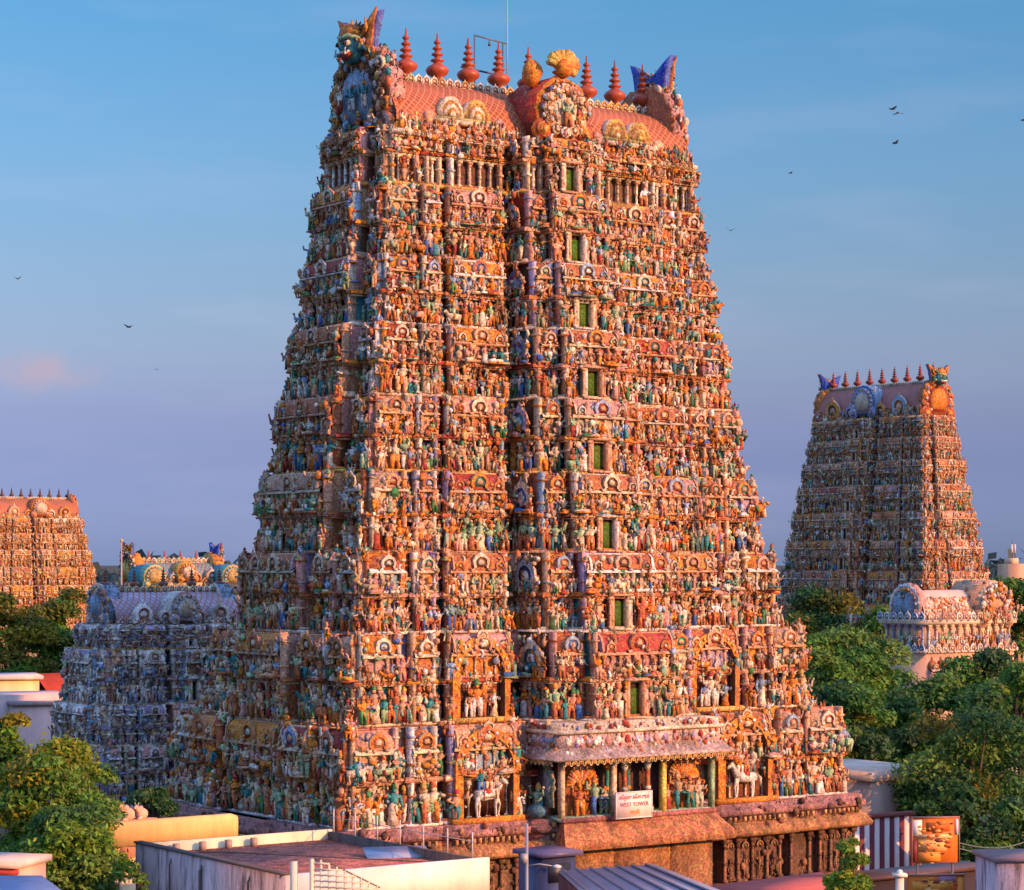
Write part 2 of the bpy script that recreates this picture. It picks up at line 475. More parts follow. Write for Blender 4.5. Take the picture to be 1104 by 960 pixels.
SCHEME = {
 'mixed': dict(skin='cream peach peach orange cream terra cream white pink peach terra tan cream ltgreen ltgreen ltblue teal', cloth='terra orange terra white teal cream orange terra teal peach cream blue red pink white green ltgreen',
    crown='orange terra peach red terra gold orange green', orn='orange terra cream peach tan orange ltgreen terra', wall='brown terra peach teal terra brown peach navy teal', upper='peach terra cream pink peach orange peach ltblue pink lilac',
    roof='terra peach terra peach orange terra orange red pink terra', trim='cream peach peach cream white peach cream peach', gable='orange cream peach terra orange peach cream terra ltblue', core='brown terra terra brown blue teal red terra'),
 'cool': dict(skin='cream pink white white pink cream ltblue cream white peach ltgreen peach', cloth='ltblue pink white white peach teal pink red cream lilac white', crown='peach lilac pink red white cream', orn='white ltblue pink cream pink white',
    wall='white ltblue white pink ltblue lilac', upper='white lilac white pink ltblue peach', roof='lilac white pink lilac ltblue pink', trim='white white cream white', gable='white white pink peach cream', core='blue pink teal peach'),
 'warm': dict(skin='cream peach peach tan cream orange pink cream', cloth='terra orange red cream peach gold tan white', crown='gold orange terra', orn='gold orange cream terra',
    wall='brown terra tan terra orange', upper='peach cream terra orange peach', roof='terra orange peach cream orange terra', trim='cream yellow peach cream', gable='orange cream peach terra', core='brown terra peach'),
 'faded': dict(skin='cream pink lilac white grey peach tan', cloth='lilac pink terra grey cream white brown ltblue', crown='gold terra brown', orn='cream grey lilac tan',
    wall='brown grey terra navy lilac', upper='lilac pink grey peach cream', roof='lilac terra pink grey', trim='cream white lilac grey', gable='cream pink lilac terra', core='brown navy terra')}
MODE = 'mixed'
def pk(k): return pick(SCHEME[MODE][k])

def fig_pal():
    return [jit(pk('skin')), jit(pk('cloth')), jit(pk('crown')), jit(pk('orn'))]

def box_tpl():
    m = MB(); m.box(-.5, .5, -.5, .5, 0, 1, S(0)); return Tpl(m)
BOX = box_tpl()
def knob_tpl():
    m = MB(); m.ball((0, 0, 0), 1, S(0), 5, 3); return Tpl(m)
KNOB = knob_tpl()
def plume_tpl():      # curling stucco plume
    m = MB(); m.tube([(0, 0, 0), (.28, -.05, .35), (.18, -.12, .75), (-.12, -.16, .85)], [.22, .2, .15, .05], S(0), 5); return Tpl(m)
PLUME = plume_tpl()
def clutter(m, Fc, t0, t1, out, z0, z1, n):
    "rosettes, plumes and scrolls of stucco between the figures"
    for _ in range(n):
        t = rnd.uniform(t0, t1); z = rnd.uniform(z0, z1); k = rnd.uniform(.07, .19)
        p = Fc.p(t, out + rnd.uniform(-.1, .14), z); c = [jit(pk(rnd.choice(['skin', 'orn', 'trim', 'cloth', 'gable'])), .2)]
        if rnd.random() < .5: m.add(KNOB, c, p, Fc.a, (k * rnd.uniform(.8, 1.7), k, k * rnd.uniform(.7, 1.5)))
        else: m.add(PLUME, c, p, Fc.a, (k * 2.6 * rnd.choice((-1, 1)), k * 2, k * 2.6))

# ------------------------------------------------------------------ temple gateway towers
def outline(sides):
    "sides: [(half, dist, segs)] for front, right, back, left; returns CCW points and the outward normal of every edge"
    pts = []
    rots = [0, pi / 2, pi, 3 * pi / 2]
    for (half, dist, segs), a in zip(sides, rots):
        for (t0, t1, pr, kind) in segs:
            for t in (t0, t1):
                x, y = t, -(dist + pr)
                pts.append((x * cos(a) - y * sin(a), x * sin(a) + y * cos(a)))
    out = []
    for p in pts:
        if not out or abs(p[0] - out[-1][0]) + abs(p[1] - out[-1][1]) > 1e-6: out.append(p)
    if abs(out[0][0] - out[-1][0]) + abs(out[0][1] - out[-1][1]) < 1e-6: out.pop()
    return out

def offset(pts, d):
    n = len(pts); res = []
    for i in range(n):
        p, q, r = pts[i - 1], pts[i], pts[(i + 1) % n]
        def nrm(a, b):
            dx, dy = b[0] - a[0], b[1] - a[1]; L = sqrt(dx * dx + dy * dy) + 1e-9
            return (dy / L, -dx / L)
        n1, n2 = nrm(p, q), nrm(q, r)
        if abs(n1[0] * n2[0] + n1[1] * n2[1]) > .9: m_ = n1
        else: m_ = (n1[0] + n2[0], n1[1] + n2[1])
        res.append((q[0] + d * m_[0], q[1] + d * m_[1]))
    return res

def ring(m, pts, prof, col):
    "sweeps a profile of (offset, z) round the stepped plan"
    rings = [[(x, y, z) for x, y in offset(pts, d)] for d, z in prof]
    if callable(col):
        n = len(pts); cs = [col(i) for i in range(n)]
        for a, b in zip(rings[:-1], rings[1:]):
            for i in range(n):
                j = (i + 1) % n
                m.raw([a[i], a[j], b[j], b[i]], [(0, 1, 2, 3)], cs[i])
    else:
        m.loft(rings, col)

def cap(m, pts, z, col):
    n = len(pts)
    m.raw([(x, y, z) for x, y in pts] + [(0, 0, z)], None, None, [(i, (i + 1) % n, n) for i in range(n)], col)

ROT = {'front': 0, 'right': pi / 2, 'back': pi, 'left': -pi / 2}

class Face:
    def __init__(s, side, dist): s.a = ROT[side]; s.d = dist; s.side = side
    def p(s, t, out, z):
        x, y = t, -(s.d + out)
        return (x * cos(s.a) - y * sin(s.a), x * sin(s.a) + y * cos(s.a), z)

def front_segs(w_, p, c, a=0):
    s_ = [(-1, -.835, 0, 'corner'), (-.835, -.795, -.28, 'gap'), (-.795, -.70, .12, 'slim'), (-.70, -.655, -.28, 'gap'),
          (-.655, -c - .105, .3, 'bay'), (-c - .105, -c - .02, -.35, 'gap')]
    L = [(x0 * w_, x1 * w_, pr, k) for x0, x1, pr, k in s_]
    R = [(-x1, -x0, pr, k) for x0, x1, pr, k in reversed(L)]
    cx = (c + .02) * w_
    C = [(-cx, -c * w_ * .62, p * .72, 'wing'), (-c * w_ * .62, c * w_ * .62, p, 'center'), (c * w_ * .62, cx, p * .72, 'wing')]
    return L + C + R

def side_segs(s_, p):
    if s_ > 5.6:
        L = [(-1, -.74, 0, 'corner'), (-.74, -.69, -.5, 'gap'), (-.69, -.38, .3, 'bay'), (-.38, -.32, -.5, 'gap')]
        c = .32
    else:
        L = [(-1, -.70, 0, 'corner'), (-.70, -.60, -.45, 'gap')]; c = .60
    L = [(a * s_, b * s_, pr, k) for a, b, pr, k in L]
    R = [(-b, -a, pr, k) for a, b, pr, k in reversed(L)]
    return L + [(-c * s_, c * s_, p * .35, 'center')] + R

def mini_shrine(m, wd, h, kind, lod=0):
    "a niche shrine with colonnettes, eave, barrel or domed roof and gable rosette; local, faces -y, base centre at origin"
    KU = KUDU if lod == 0 else KUDU_LO
    wall = jit(pk('upper')); trim = jit(pk('trim'))
    roof = jit(pk('roof'))
    d = .55; hb = h * .46
    m.box(-wd / 2 * .86, wd / 2 * .86, -d * .7, .3, 0, hb, wall)
    m.box(-wd / 2 * .95, wd / 2 * .95, -d * .95, .3, 0, h * .06, trim)
    nc = max(2, int(wd / .55))
    for i in range(nc):
        x = -wd / 2 * .8 + wd * .8 * i / (nc - 1)
        m.add(COLM, [jit(pk('trim')), trim], (x, -d * .82, h * .06), 0, (.16, .16, hb - h * .06))
    # eave
    e0 = hb
    m.loft([[(-wd / 2 * .86, -d * .75, e0), (wd / 2 * .86, -d * .75, e0)], [(-wd / 2, -d * 1.25, e0 + h * .02), (wd / 2, -d * 1.25, e0 + h * .02)],
            [(-wd / 2 * .97, -d * 1.15, e0 + h * .07), (wd / 2 * .97, -d * 1.15, e0 + h * .07)], [(-wd / 2 * .9, -d * .7, e0 + h * .12), (wd / 2 * .9, -d * .7, e0 + h * .12)]], trim, False)
    z0 = e0 + h * .10
    rh = h - z0
    if kind == 'dome':
        n = 8; rings = []
        for k, (r, z) in enumerate([(.86, 0), (1, .18), (.96, .45), (.72, .75), (.35, .93), (.1, 1)]):
            rings.append([(wd / 2 * r * cos(2 * pi * (i + .5) / n) * 1.06, -.05 + min(wd / 2, .62) * r * sin(2 * pi * (i + .5) / n) * 1.06, z0 + z * rh * .86) for i in range(n)])
        m.loft(rings, roof, True, False, True)
        small_finial(m, (0, -.05, z0 + rh * .84), rh * .42, jit(PAL['terra']))
        kw = min(wd * .62, rh * .95)
        m.add(KU, [jit(pk('gable')), trim, jit(pk('core')), jit(pk('trim'))], (0, -min(wd / 2, .62) - .02, z0 - .02), 0, (kw, .7, kw * .9))
    else:
        prof = []
        for i in range(9):
            a = pi * i / 8
            prof.append((-cos(a) * .55, sin(a) ** .8))
        L = wd / 2 * .9
        m.loft([[(-L, y - .08, z0 + z * rh * .88) for y, z in prof], [(L, y - .08, z0 + z * rh * .88) for y, z in prof]], roof, False)
        for sx in (-1, 1):
            V = [(sx * L, y * 1.08 - .08, z0 + z * rh * .94) for y, z in prof]
            V2 = [(sx * (L - .12), y, z) for _, y, z in V]
            m.loft([V, V2], trim, False)
            c0 = (sx * L, -.08, z0 + rh * .3)
            m.raw(V + [c0], None, None, [(i, i + 1, len(V)) for i in range(len(V) - 1)], jit(pk('upper')))
        m.box(-L, L, -.16, .0, z0 + rh * .84, z0 + rh * .92, trim)
        nf = max(2, int(wd / .8))
        for i in range(nf):
            small_finial(m, (-L * .8 + 1.6 * L * i / (nf - 1), -.08, z0 + rh * .88), rh * .34, jit(PAL['terra']), 5)
        kw = min(wd * .55, rh * 1.15)
        m.add(KU, [jit(pk('gable')), trim, jit(pk('core')), jit(pk('trim'))], (0, -.66, z0 - .04), 0, (kw, .8, kw * .88))
        if wd > 2.2:
            for sx in (-1, 1):
                m.add(KU, [jit(pk('gable')), trim, jit(pk('core')), jit(pk('orn'))], (sx * wd * .34, -.62, z0 - .03), 0, (kw * .5, .6, kw * .5))

class Tower:
    """root Empty with tiers; each tier carries shrines, doorways and statues"""
    def __init__(s, name, label, cat, loc, rz, group=None, lod=0):
        s.root = tag(empty(name, loc, rz), label, cat, group or 'temple towers'); s.lod = lod
        s.budget = 100 if lod == 0 else 0
        s.shr_budget = 96 if lod == 0 else 0
        s.mass = MB()
    def statue(s, tier, face, t, out, z, h, pose=None, big=False, pal=None, rz=0):
        pose = pose or rnd.choice(['stand', 'bend', 'four', 'dance', 'woman', 'stand', 'bend', 'four', 'woman', 'guard'])
        tp = (FIG if s.lod == 0 else FIG_LO)[pose]
        top = {'sit': .86, 'ride': 1.06}.get(pose, 1.10)
        sc = h / top
        p = face.p(t, out, z)
        fx = rnd.choice((-1, 1)); wx = sc * rnd.uniform(1.0, 1.22)
        pal = pal or fig_pal()
        rz += rnd.uniform(-.5, .5); sc *= rnd.uniform(.92, 1.08)
        if big and s.budget > 0 and face.side in ('front', 'left'):
            s.budget -= 1
            tl = rnd.uniform(-.13, .13); m = MB(); m.add(tp, pal, (0, 0, 0), 0, (wx * fx, wx, sc), R=[(cos(tl), 0, sin(tl)), (0, 1, 0), (-sin(tl), 0, cos(tl))])
            o = m.build('statue', M_PL, tier, p, face.a + rz)
            return o
        s.mass.add(tp, pal, p, face.a + rz, (wx * fx, wx, sc))

def tier(T, z0, h, w_, s_, p, c, first=False, dens=1.0, faces=('front', 'left', 'right'), door=True, arch=False, doorcol=None, last=False, porch=False):
    lod = T.lod
    KU = KUDU_LO
    m = MB()
    fs = front_segs(w_, p, c); ss = side_segs(s_, p)
    back = [(-w_, w_, 0, 'corner')]
    O = outline([(w_, s_, fs), (s_, w_, ss), (w_, s_, back), (s_, w_, ss)])
    hl = h * (.46 if not last else .56)
    wallc = lambda i: jit(pk('wall'), .2)
    upc = lambda i: jit(pk('core') if i % 2 else pk('upper'), .2)
    # floor ledge, wall, cornice, upper wall
    ring(m, O, [(-.3, z0 - .05), (.26, z0 - .05), (.33, z0 + .03), (.33, z0 + .12), (.27, z0 + .16), (0, z0 + .17)], jit(pick('cream cream white gold peach')))
    ring(m, O, [(.2, z0 + .17), (.2, z0 + .27), (.05, z0 + .28)], jit(pk('orn')))
    ring(m, O, [(-.12, z0 + .15), (-.12, z0 + hl)], (lambda i: jit(PAL['brown'], .3)) if last else wallc)  # top storey: brown wall paints in the dark openings between columns
    ring(m, O, [(-.12, z0 + hl - .14), (.2, z0 + hl - .13), (.24, z0 + hl - .06), (.1, z0 + hl - .05)], jit(pk('trim')))
    ring(m, O, [(.1, z0 + hl - .05), (.34, z0 + hl - .03), (.36, z0 + hl + .04), (.28, z0 + hl + .15), (.12, z0 + hl + .22), (-.1, z0 + hl + .24)], lambda i: jit(pk('roof'), .15))
    ring(m, O, [(-.1, z0 + hl + .20), (-.1, z0 + h + .02)], upc)
    cap(m, O, z0 + h - .01, PAL['terra'])
    stat = []
    rets = []
    if not porch and p > 1.2:
        cx = (c + .02) * w_
        rets = [(Face('left', cx), s_, s_ + p * .72, 0, 'return'), (Face('right', cx), -(s_ + p * .72), -s_, 0, 'return'),
                (Face('left', c * w_ * .62), s_ + p * .72, s_ + p, 0, 'return'), (Face('right', c * w_ * .62), -(s_ + p), -(s_ + p * .72), 0, 'return')]
        for i, (Fc, t0, t1, pr, kind) in enumerate(rets):
            if i > 1: continue
            W = t1 - t0; n = max(2, int(round(W * dens / .62)))
            for k in range(n):
                t = t0 + (k + .5) * W / n
                stat.append((Fc, t, .22, z0 + .17, hl * rnd.uniform(.66, .9), None, True))
                m.add(HALO, [jit(pk('gable'), .2), jit(pk('core'), .2)], Fc.p(t, .0, z0 + .22), Fc.a, (W / n * 1.1, 1, hl * .85))
                stat.append((Fc, t, .34, z0 + hl + .16, h * rnd.uniform(.2, .3), rnd.choice(['sit', 'stand', 'four']), False))
                m.add(COLM, [jit(pk('trim')), jit(pk('trim'))], Fc.p(t0 + k * W / n + .08, .1, z0 + .17), Fc.a, (.22, .22, hl - .3))
            clutter(m, Fc, t0, t1, .15, z0 + hl * .5, z0 + hl * 1.05, int(W * 8 * dens))
            clutter(m, Fc, t0, t1, .35, z0 + hl, z0 + h, int(W * 16 * dens))
            kw = min(W * .8, (h - hl) * .85)
            m.add(KUDU if lod == 0 else KUDU_LO, [jit(pick('ltblue lilac blue cream teal')), jit(pk('trim')), jit(pick('blue navy teal lilac')), jit(pick('ltblue white cream'))], Fc.p((t0 + t1) / 2, .34, z0 + hl + .28), Fc.a, (kw, .7, kw * .95))
    for side in faces:
        segs, dist = (fs, s_) if side in ('front', 'back') else (ss, w_)
        Fc = Face(side, dist)
        for (t0, t1, pr, kind) in segs:
            W = t1 - t0; mid = (t0 + t1) / 2
            if kind == 'gap':
                if W > .3:
                    stat.append((Fc, mid, pr + .35, z0 + .2, hl * rnd.uniform(.6, .85), None, False))
                    stat.append((Fc, mid, pr + .30, z0 + hl + .2, h * rnd.uniform(.25, .36), None, False))
                    clutter(m, Fc, t0, t1, pr + .2, z0 + hl * .8, z0 + h, int(8 * dens))
                continue
            if porch and side == 'front' and kind in ('center', 'wing'): continue
            n = max(1, int(round(W * dens / .60)))
            step = W / n
            dw = 0
            if kind == 'center' and side == 'front' and door:
                dw = min(1.05, W * .32)
            for i in range(n + 1):
                t = t0 + i * step + (.1 if i == 0 else -.1 if i == n else 0)
                if abs(t - mid) < dw * .75: continue
                if i % 2 == 0 or i == n or kind == 'center' or last:
                    m.add(COLM, [jit(pk('trim') if not last else pick('white cream white')), jit(pk('trim'))], Fc.p(t, pr + .08, z0 + .17), Fc.a, (.24, .24, hl - .30))
            skip = arch and kind == 'bay' and side == 'front'
            for t in (t0 + .09, t1 - .09):      # pilasters running up through both bands
                m.add(BOX, [jit(pk(rnd.choice(('trim', 'upper'))))], Fc.p(t, pr + .04, z0 + .1), Fc.a, (.17, .50, h - .05))
                for zq in (.3, .62, .9):
                    m.add(BOX, [jit(pk('gable'))], Fc.p(t, pr + .04, z0 + h * zq), Fc.a, (.28, .64, .10))
            for i in range(n):
                t = t0 + (i + .5) * step
                if abs(t - mid) < dw * .8 + .1 and dw: continue
                if skip and abs(t - mid) < W * .42: continue
                if last and rnd.random() < .78: continue
                hh = hl * rnd.choice((rnd.uniform(.6, .8), rnd.uniform(.8, 1.0)))
                if not last and rnd.random() < .5:
                    hk = rnd.uniform(.8, 1.15)
                    m.add(HALO, [jit(pk('gable'), .2), jit(pk('core'), .2)], Fc.p(t, pr + .0, z0 + .22), Fc.a, (step * 1.1, 1, hl * .8 * hk))
                stat.append((Fc, t + rnd.uniform(-.08, .08), pr + .26 + rnd.uniform(-.08, .10), z0 + .17, hh, None, True))
                if not last and rnd.random() < .7 and not (dw and abs(t + step * .5 - mid) < dw * .9):
                    stat.append((Fc, t + step * rnd.uniform(.35, .6), pr + .36, z0 + .17, hl * rnd.uniform(.36, .62), None, False))
            if dw:
                clutter(m, Fc, t0, mid - dw * .8, pr + .15, z0 + hl * .5, z0 + hl * 1.05, int(W * 4 * dens)); clutter(m, Fc, mid + dw * .8, t1, pr + .15, z0 + hl * .5, z0 + hl * 1.05, int(W * 4 * dens))
            elif not skip and not last: clutter(m, Fc, t0, t1, pr + .15, z0 + hl * .5, z0 + hl * 1.05, int(W * 9 * dens))
            clutter(m, Fc, t0, t1, pr + .30, z0 + hl * 1.02, z0 + hl + .5, int(W * 7 * dens))
            clutter(m, Fc, t0, t1, pr + .42, z0 + hl + .4, z0 + h - .2, int(W * 7 * dens))
            nk = max(1, int(W / .8))
            for i in range(nk):
                t = t0 + (i + .5) * W / nk
                kz = rnd.uniform(.34, .52)
                m.add(KU, [jit(pk('gable')), jit(pk('trim')), jit(pk('core')), jit(pk('orn'))], Fc.p(t, pr + .36, z0 + hl - .04), Fc.a, (kz, .4, kz * .85))
            nu = max(1, int(W * dens / .56))
            for i in range(nu):
                t = t0 + (i + .5) * W / nu
                if skip and abs(t - mid) < W * .25: continue
                if rnd.random() < .8:
                    stat.append((Fc, t + rnd.uniform(-.1, .1), pr + .44 + rnd.uniform(-.08, .1), z0 + hl + .16, h * rnd.uniform(.17, .30),
                                 rnd.choice(['sit', 'stand', 'bend', 'ride', 'dance', 'four', 'woman', 'sit']), first))
            for t in (t0 + .08, t1 - .08):      # lions, guards and dancers at the edges make the ragged outline
                if kind in ('corner', 'center', 'bay'):
                    for q in range(2):
                        if rnd.random() < .75:
                            stat.append((Fc, t, pr + .45, z0 + hl * q + .15, h * rnd.uniform(.24, .38), rnd.choice(['ride', 'guard', 'dance', 'four']), False))
                    if rnd.random() < .8:
                        stat.append((Fc, t, pr + .05, z0 + h - .35, h * rnd.uniform(.16, .26), rnd.choice(['sit', 'ride', 'guard']), False))
    tobj = m.build('tier', M_ST, T.root)
    for side in faces:
        segs, dist = (fs, s_) if side in ('front', 'back') else (ss, w_)
        Fc = Face(side, dist)
        for (t0, t1, pr, kind) in segs:
            W = t1 - t0; mid = (t0 + t1) / 2
            if kind == 'gap' or (porch and side == 'front' and kind in ('center', 'wing')): continue
            sm = MB()
            mini_shrine(sm, W * (1.0 if kind != 'wing' else .9), h - hl - .12, 'dome' if kind in ('corner', 'slim', 'wing') else 'barrel', lod)
            if lod == 0 and T.shr_budget > 0 and side in ('front', 'left'):
                T.shr_budget -= 1
                sm.build('miniature_shrine', M_PL, tobj, Fc.p(mid, pr - .12, z0 + hl + .2), Fc.a)
            else:
                V, Q, Tt, QC, TC = sm.arrays()
                ca, sa = cos(Fc.a), sin(Fc.a)
                V = V @ np.array([(ca, -sa, 0), (sa, ca, 0), (0, 0, 1)]).T + np.array(Fc.p(mid, pr - .12, z0 + hl + .2))
                T.mass_sh.raw(V, Q, QC, Tt, TC)
    for (Fc, t, out, z, hh, pose, big) in stat:
        T.statue(tobj, Fc, t, out, z, hh, pose, big)
    if door:
        Fc = Face('front', s_ + p)
        d = MB(); W = 2 * c * w_ * .62; dw = min(1.15, W * .36); dh = hl * .88
        iw = dw * .40
        gcol = doorcol or (.075, .155, .02)
        d.box(-iw, iw, .06, .12, 0, dh, PAL['navy'] if lod else PAL['dark'])
        sw = rnd.uniform(.1, .3) * iw      # dark backing past the door leaf paints in the unlit interior
        d.box(-iw + sw, iw, .0, .05, 0, dh * rnd.uniform(.78, .9), jit(gcol, .15))
        for x in (-iw - .08, iw + .08):
            d.box(x - .09, x + .09, -.42, .15, -.05, dh + .02, jit(pk('trim')))
            d.add(COLM, [jit(pk('trim')), jit(pk('gable'))], (x * 1.28, -.36, 0), 0, (.22, .22, dh))
        d.box(-iw - .3, iw + .3, -.52, .15, dh + .02, dh + .12, jit(pk('trim')))
        d.box(-iw - .22, iw + .22, -.46, .15, dh + .12, dh + .2, jit(pk('upper')))
        d.box(-iw - .25, iw + .25, -.5, .1, -.1, .0, jit(pk('trim')))
        d.build('doorway', M_PL, tobj, Fc.p(0, 0, z0 + .19), 0)
    return tobj

def mask(m, sc=1):
    "kirtimukha guardian mask: faces -y, width ~2.6, base at z=0; slots by colour directly"
    P = PAL
    # hood with two horns, blue behind
    out = [(-1.05, 0), (-1.25, .6), (-1.35, 1.3), (-1.5, 1.9), (-1.85, 2.6), (-1.2, 2.25), (-.6, 1.75), (0, 1.6), (.6, 1.75), (1.2, 2.25), (1.85, 2.6), (1.5, 1.9), (1.35, 1.3), (1.25, .6), (1.05, 0)]
    out = [(x * sc * 1.12, z * sc * 1.12) for x, z in out]
    m.extr(out, -.15 * sc, .30 * sc, (.04, .13, .60), (.10, .18, .55))
    m.extr([(x * 1.04, z * 1.02) for x, z in out], -.30 * sc, -.16 * sc, P['orange'], P['terra'])
    q = lambda *a: tuple(v * sc for v in a)
    m.ball(q(0, -.55, .95), q(.95, .75, .95), P['teal'], 10, 7)        # face
    m.ball(q(0, -.70, 1.75), q(.85, .6, .55), P['orange'], 9, 6)       # brow / crown
    m.tube([q(-.9, -.6, 1.35), q(-.4, -1.2, 1.55), q(0, -1.3, 1.42), q(.4, -1.2, 1.55), q(.9, -.6, 1.35)], q(.1, .16, .13, .16, .1), P['ltgreen'], 6)
    for sx in (-1, 1):
        m.ball(q(sx * .42, -1.18, 1.12), q(.2, .18, .19), P['cream'], 8, 5)
        m.ball(q(sx * .42, -1.38, 1.12), q(.12, .08, .12), P['dark'], 6, 4)
        m.tube([q(sx * .95, -.5, 1.5), q(sx * 1.4, -.5, 1.9), q(sx * 1.35, -.6, 2.5)], q(.2, .15, .03), P['orange'], 6)
        m.tube([q(sx * .8, -.7, .75), q(sx * 1.3, -.7, .85), q(sx * 1.55, -.6, .55)], q(.14, .16, .05), P['teal'], 6)
        m.tube([q(sx * .5, -1.2, .62), q(sx * .58, -1.45, .42), q(sx * .52, -1.4, .8)], q(.09, .08, .02), P['white'], 5)
    m.ball(q(0, -1.28, .9), q(.2, .22, .17), P['teal'], 6, 4)
    m.ball(q(0, -1.02, .45), q(.68, .4, .2), P['red'], 9, 4)
    m.box(-.5 * sc, .5 * sc, -1.42 * sc, -1.3 * sc, .5 * sc, .62 * sc, P['white'])
    m.tube([q(0, -1.25, .42), q(0, -1.5, .2), q(0, -1.45, 0)], q(.2, .16, .05), P['pink'], 6)
    for i in range(70):
        a = rnd.uniform(-.3, pi + .3); r_ = rnd.uniform(.75, 1.4); k = sc * rnd.uniform(.06, .13)
        m.add(rnd.choice([KNOB, PLUME, PLUME]), [jit(pick('orange terra gold teal cream green lilac'), .2)], q(r_ * cos(a), rnd.uniform(-.9, -.25), .9 + r_ * sin(a)), 0, k * 1.7)
    for i in range(7):
        a = pi * (i + .5) / 7
        m.tube([q(.8 * cos(a), -.6, 1.85 + .3 * sin(a)), q(1.15 * cos(a), -.6, 2.0 + .55 * sin(a))], q(.13, .02), pick('gold orange terra'), 5)

def horseshoe(m, R, z, y, depth, ringc, face, lod=0):
    "large horseshoe gable facing -y with scalloped rings, side scrolls and figures"
    n = 26; P = PAL
    def arc(r, wav=0):
        return [((r + (wav if i % 2 else 0)) * cos(pi * (-.28 + 1.56 * i / n)), z + (r + (wav if i % 2 else 0)) * 1.02 * sin(pi * (-.28 + 1.56 * i / n))) for i in range(n + 1)]
    m.extr(arc(R, R * .06), y, y + depth, ringc[0], ringc[1])
    m.extr(arc(R * .86, R * .05), y - .12, y + .02, ringc[1], ringc[2])
    m.extr(arc(R * .72), y - .2, y - .1, ringc[2], ringc[0])
    m.extr(arc(R * .56, R * .04), y - .28, y - .18, face, ringc[1])
    for i in range(13):
        a = pi * (-.2 + 1.4 * i / 12)
        m.ball((R * .8 * cos(a), y - .16, z + R * .8 * sin(a)), R * .085, jit(pick('cream gold orange peach ltblue white')), 6, 4)
    for sx in (-1, 1):
        cx, cz = sx * R * .78, z - R * .62
        for k, rr in enumerate((.36, .27, .17, .08)):
            m.extr([(cx + R * rr * cos(2 * pi * i / 12), cz + R * rr * sin(2 * pi * i / 12)) for i in range(12)], y - .16 - .07 * k, y + .1, ringc[(k + 1) % 3] if k < 3 else P['gold'], ringc[k % 3])

def kalasha(T, p, h, r, col=None):
    m = MB()
    pr = finial_profile(h, r)
    m.lathe(pr, jit(col or (.33, .065, .025), .12), 10)
    return m.build('finial', M_METAL, T.root, p)

def vault(T, z0, zr, L, sv, nfin, fin_h, lod=0, roofc=None, center_gable=True, gcols=None, panels=True, masks=True, face=None, fcol=None, gsc=1.1):
    "barrel roof along x with gable ends, ridge board, finials, masks and front gable"
    H = zr - z0
    prof = [(-1, 0), (-1.06, .12), (-1.05, .30), (-.93, .52), (-.72, .72), (-.46, .88), (-.2, .97), (0, 1), (.2, .97), (.46, .88), (.72, .72), (.93, .52), (1.05, .30), (1.06, .12), (1, 0)]
    m = MB()
    m.loft([[(x, y * sv, z0 + z * H) for y, z in prof] for x in (-L, L)], roofc or (.38, .10, .038), False)
    m.build('barrel_roof', M_TILE, T.root)
    m = MB()
    for i in range(int(L * 2 / .5)):
        x = -L + .25 + i * .5
        m.add(KUDU_LO, [jit(pick('cream white ltgreen gold')), PAL['cream'], PAL['terra'], PAL['cream']], (x, -.36, zr - .06), 0, (.5, .5, .46))
    m.box(-L, L, -.34, .34, zr - .12, zr + .16, PAL['cream'])
    m.build('ridge_board', M_PL, T.root)
    gc = gcols or [PAL['terra'], PAL['pink'], PAL['brown']]
    R = min(sv * .92, H * .72)
    for sx in (-1, 1):
        g = MB()
        horseshoe(g, R * gsc, 0, -.1, .9, gc, face or PAL['ltblue'], lod)
        if lod == 0:
            for i in range(7):
                g.add(FIG['four' if i % 2 else 'sit'], fig_pal(), ((i - 3) * R * .26, -.62, -R * .72 + (R * .5 if i % 2 else 0)), 0, 1.3)
            for i in range(5):
                g.add(FIG['woman'], fig_pal(), ((i - 2) * R * .34, -.75, -R * 1.15), 0, 1.4)
        for i in range(11):
            a = pi * (-.2 + 1.4 * i / 10); c0 = jit(pk('gable')); r1 = R * gsc * .93
            for k_, rr in enumerate((.17, .11, .06)):
                g.extr([(r1 * cos(a) + R * rr * cos(2 * pi * j / 10), r1 * sin(a) + R * rr * sin(2 * pi * j / 10)) for j in range(10)], -.26 - .06 * k_, -.05, c0 if k_ != 1 else jit(pk('core')))
        for i in range(300 if lod == 0 else 60):      # stucco scrolls and rosettes over the gable
            a = rnd.uniform(-.26 * pi, 1.26 * pi); r_ = R * gsc * (rnd.uniform(.5, 1.06) if rnd.random() < .5 else 1.05); k = R * rnd.uniform(.03, .075)
            y_ = -.34 if r_ < R * gsc * .93 else rnd.uniform(-.2, .85)
            g.add(rnd.choice([KNOB, PLUME, PLUME, PLUME]), [jit(pk(rnd.choice(['gable', 'trim', 'skin', 'orn', 'core'])), .2)], (r_ * cos(a), y_, r_ * sin(a)), rnd.uniform(-.8, .8), (k * 1.5 * rnd.choice((-1, 1)), k, k * 1.7))
        g.build('gable_end', M_PL, T.root, (sx * (L + .05), 0, z0 + R * .80), -pi / 2 if sx < 0 else pi / 2)
        if masks:
            k = MB(); mask(k, R / 2.6)
            k.build('guardian_mask', M_PL, T.root, (sx * (L + .1), 0, z0 + R * 1.60), -pi / 2 if sx < 0 else pi / 2)
    for i in range(nfin):
        kalasha(T, (-L * .93 + 1.86 * L * i / (nfin - 1), 0, zr + .12), fin_h, fin_h * .235, fcol)
    return R

ZW = [10.68, 15.0, 18.1, 22.3, 27.9, 31.7, 35.1, 39.5, 43.4]
WW = [16.45, 15.09, 14.19, 13.32, 12.34, 11.72, 11.26, 10.79, 10.23]
WS = [9.45, 7.85, 6.96, 5.97, 5.07, 4.76, 4.26, 3.65, 3.28]
GRID = radians(35)
MC = (0.086, 130.6, 0)

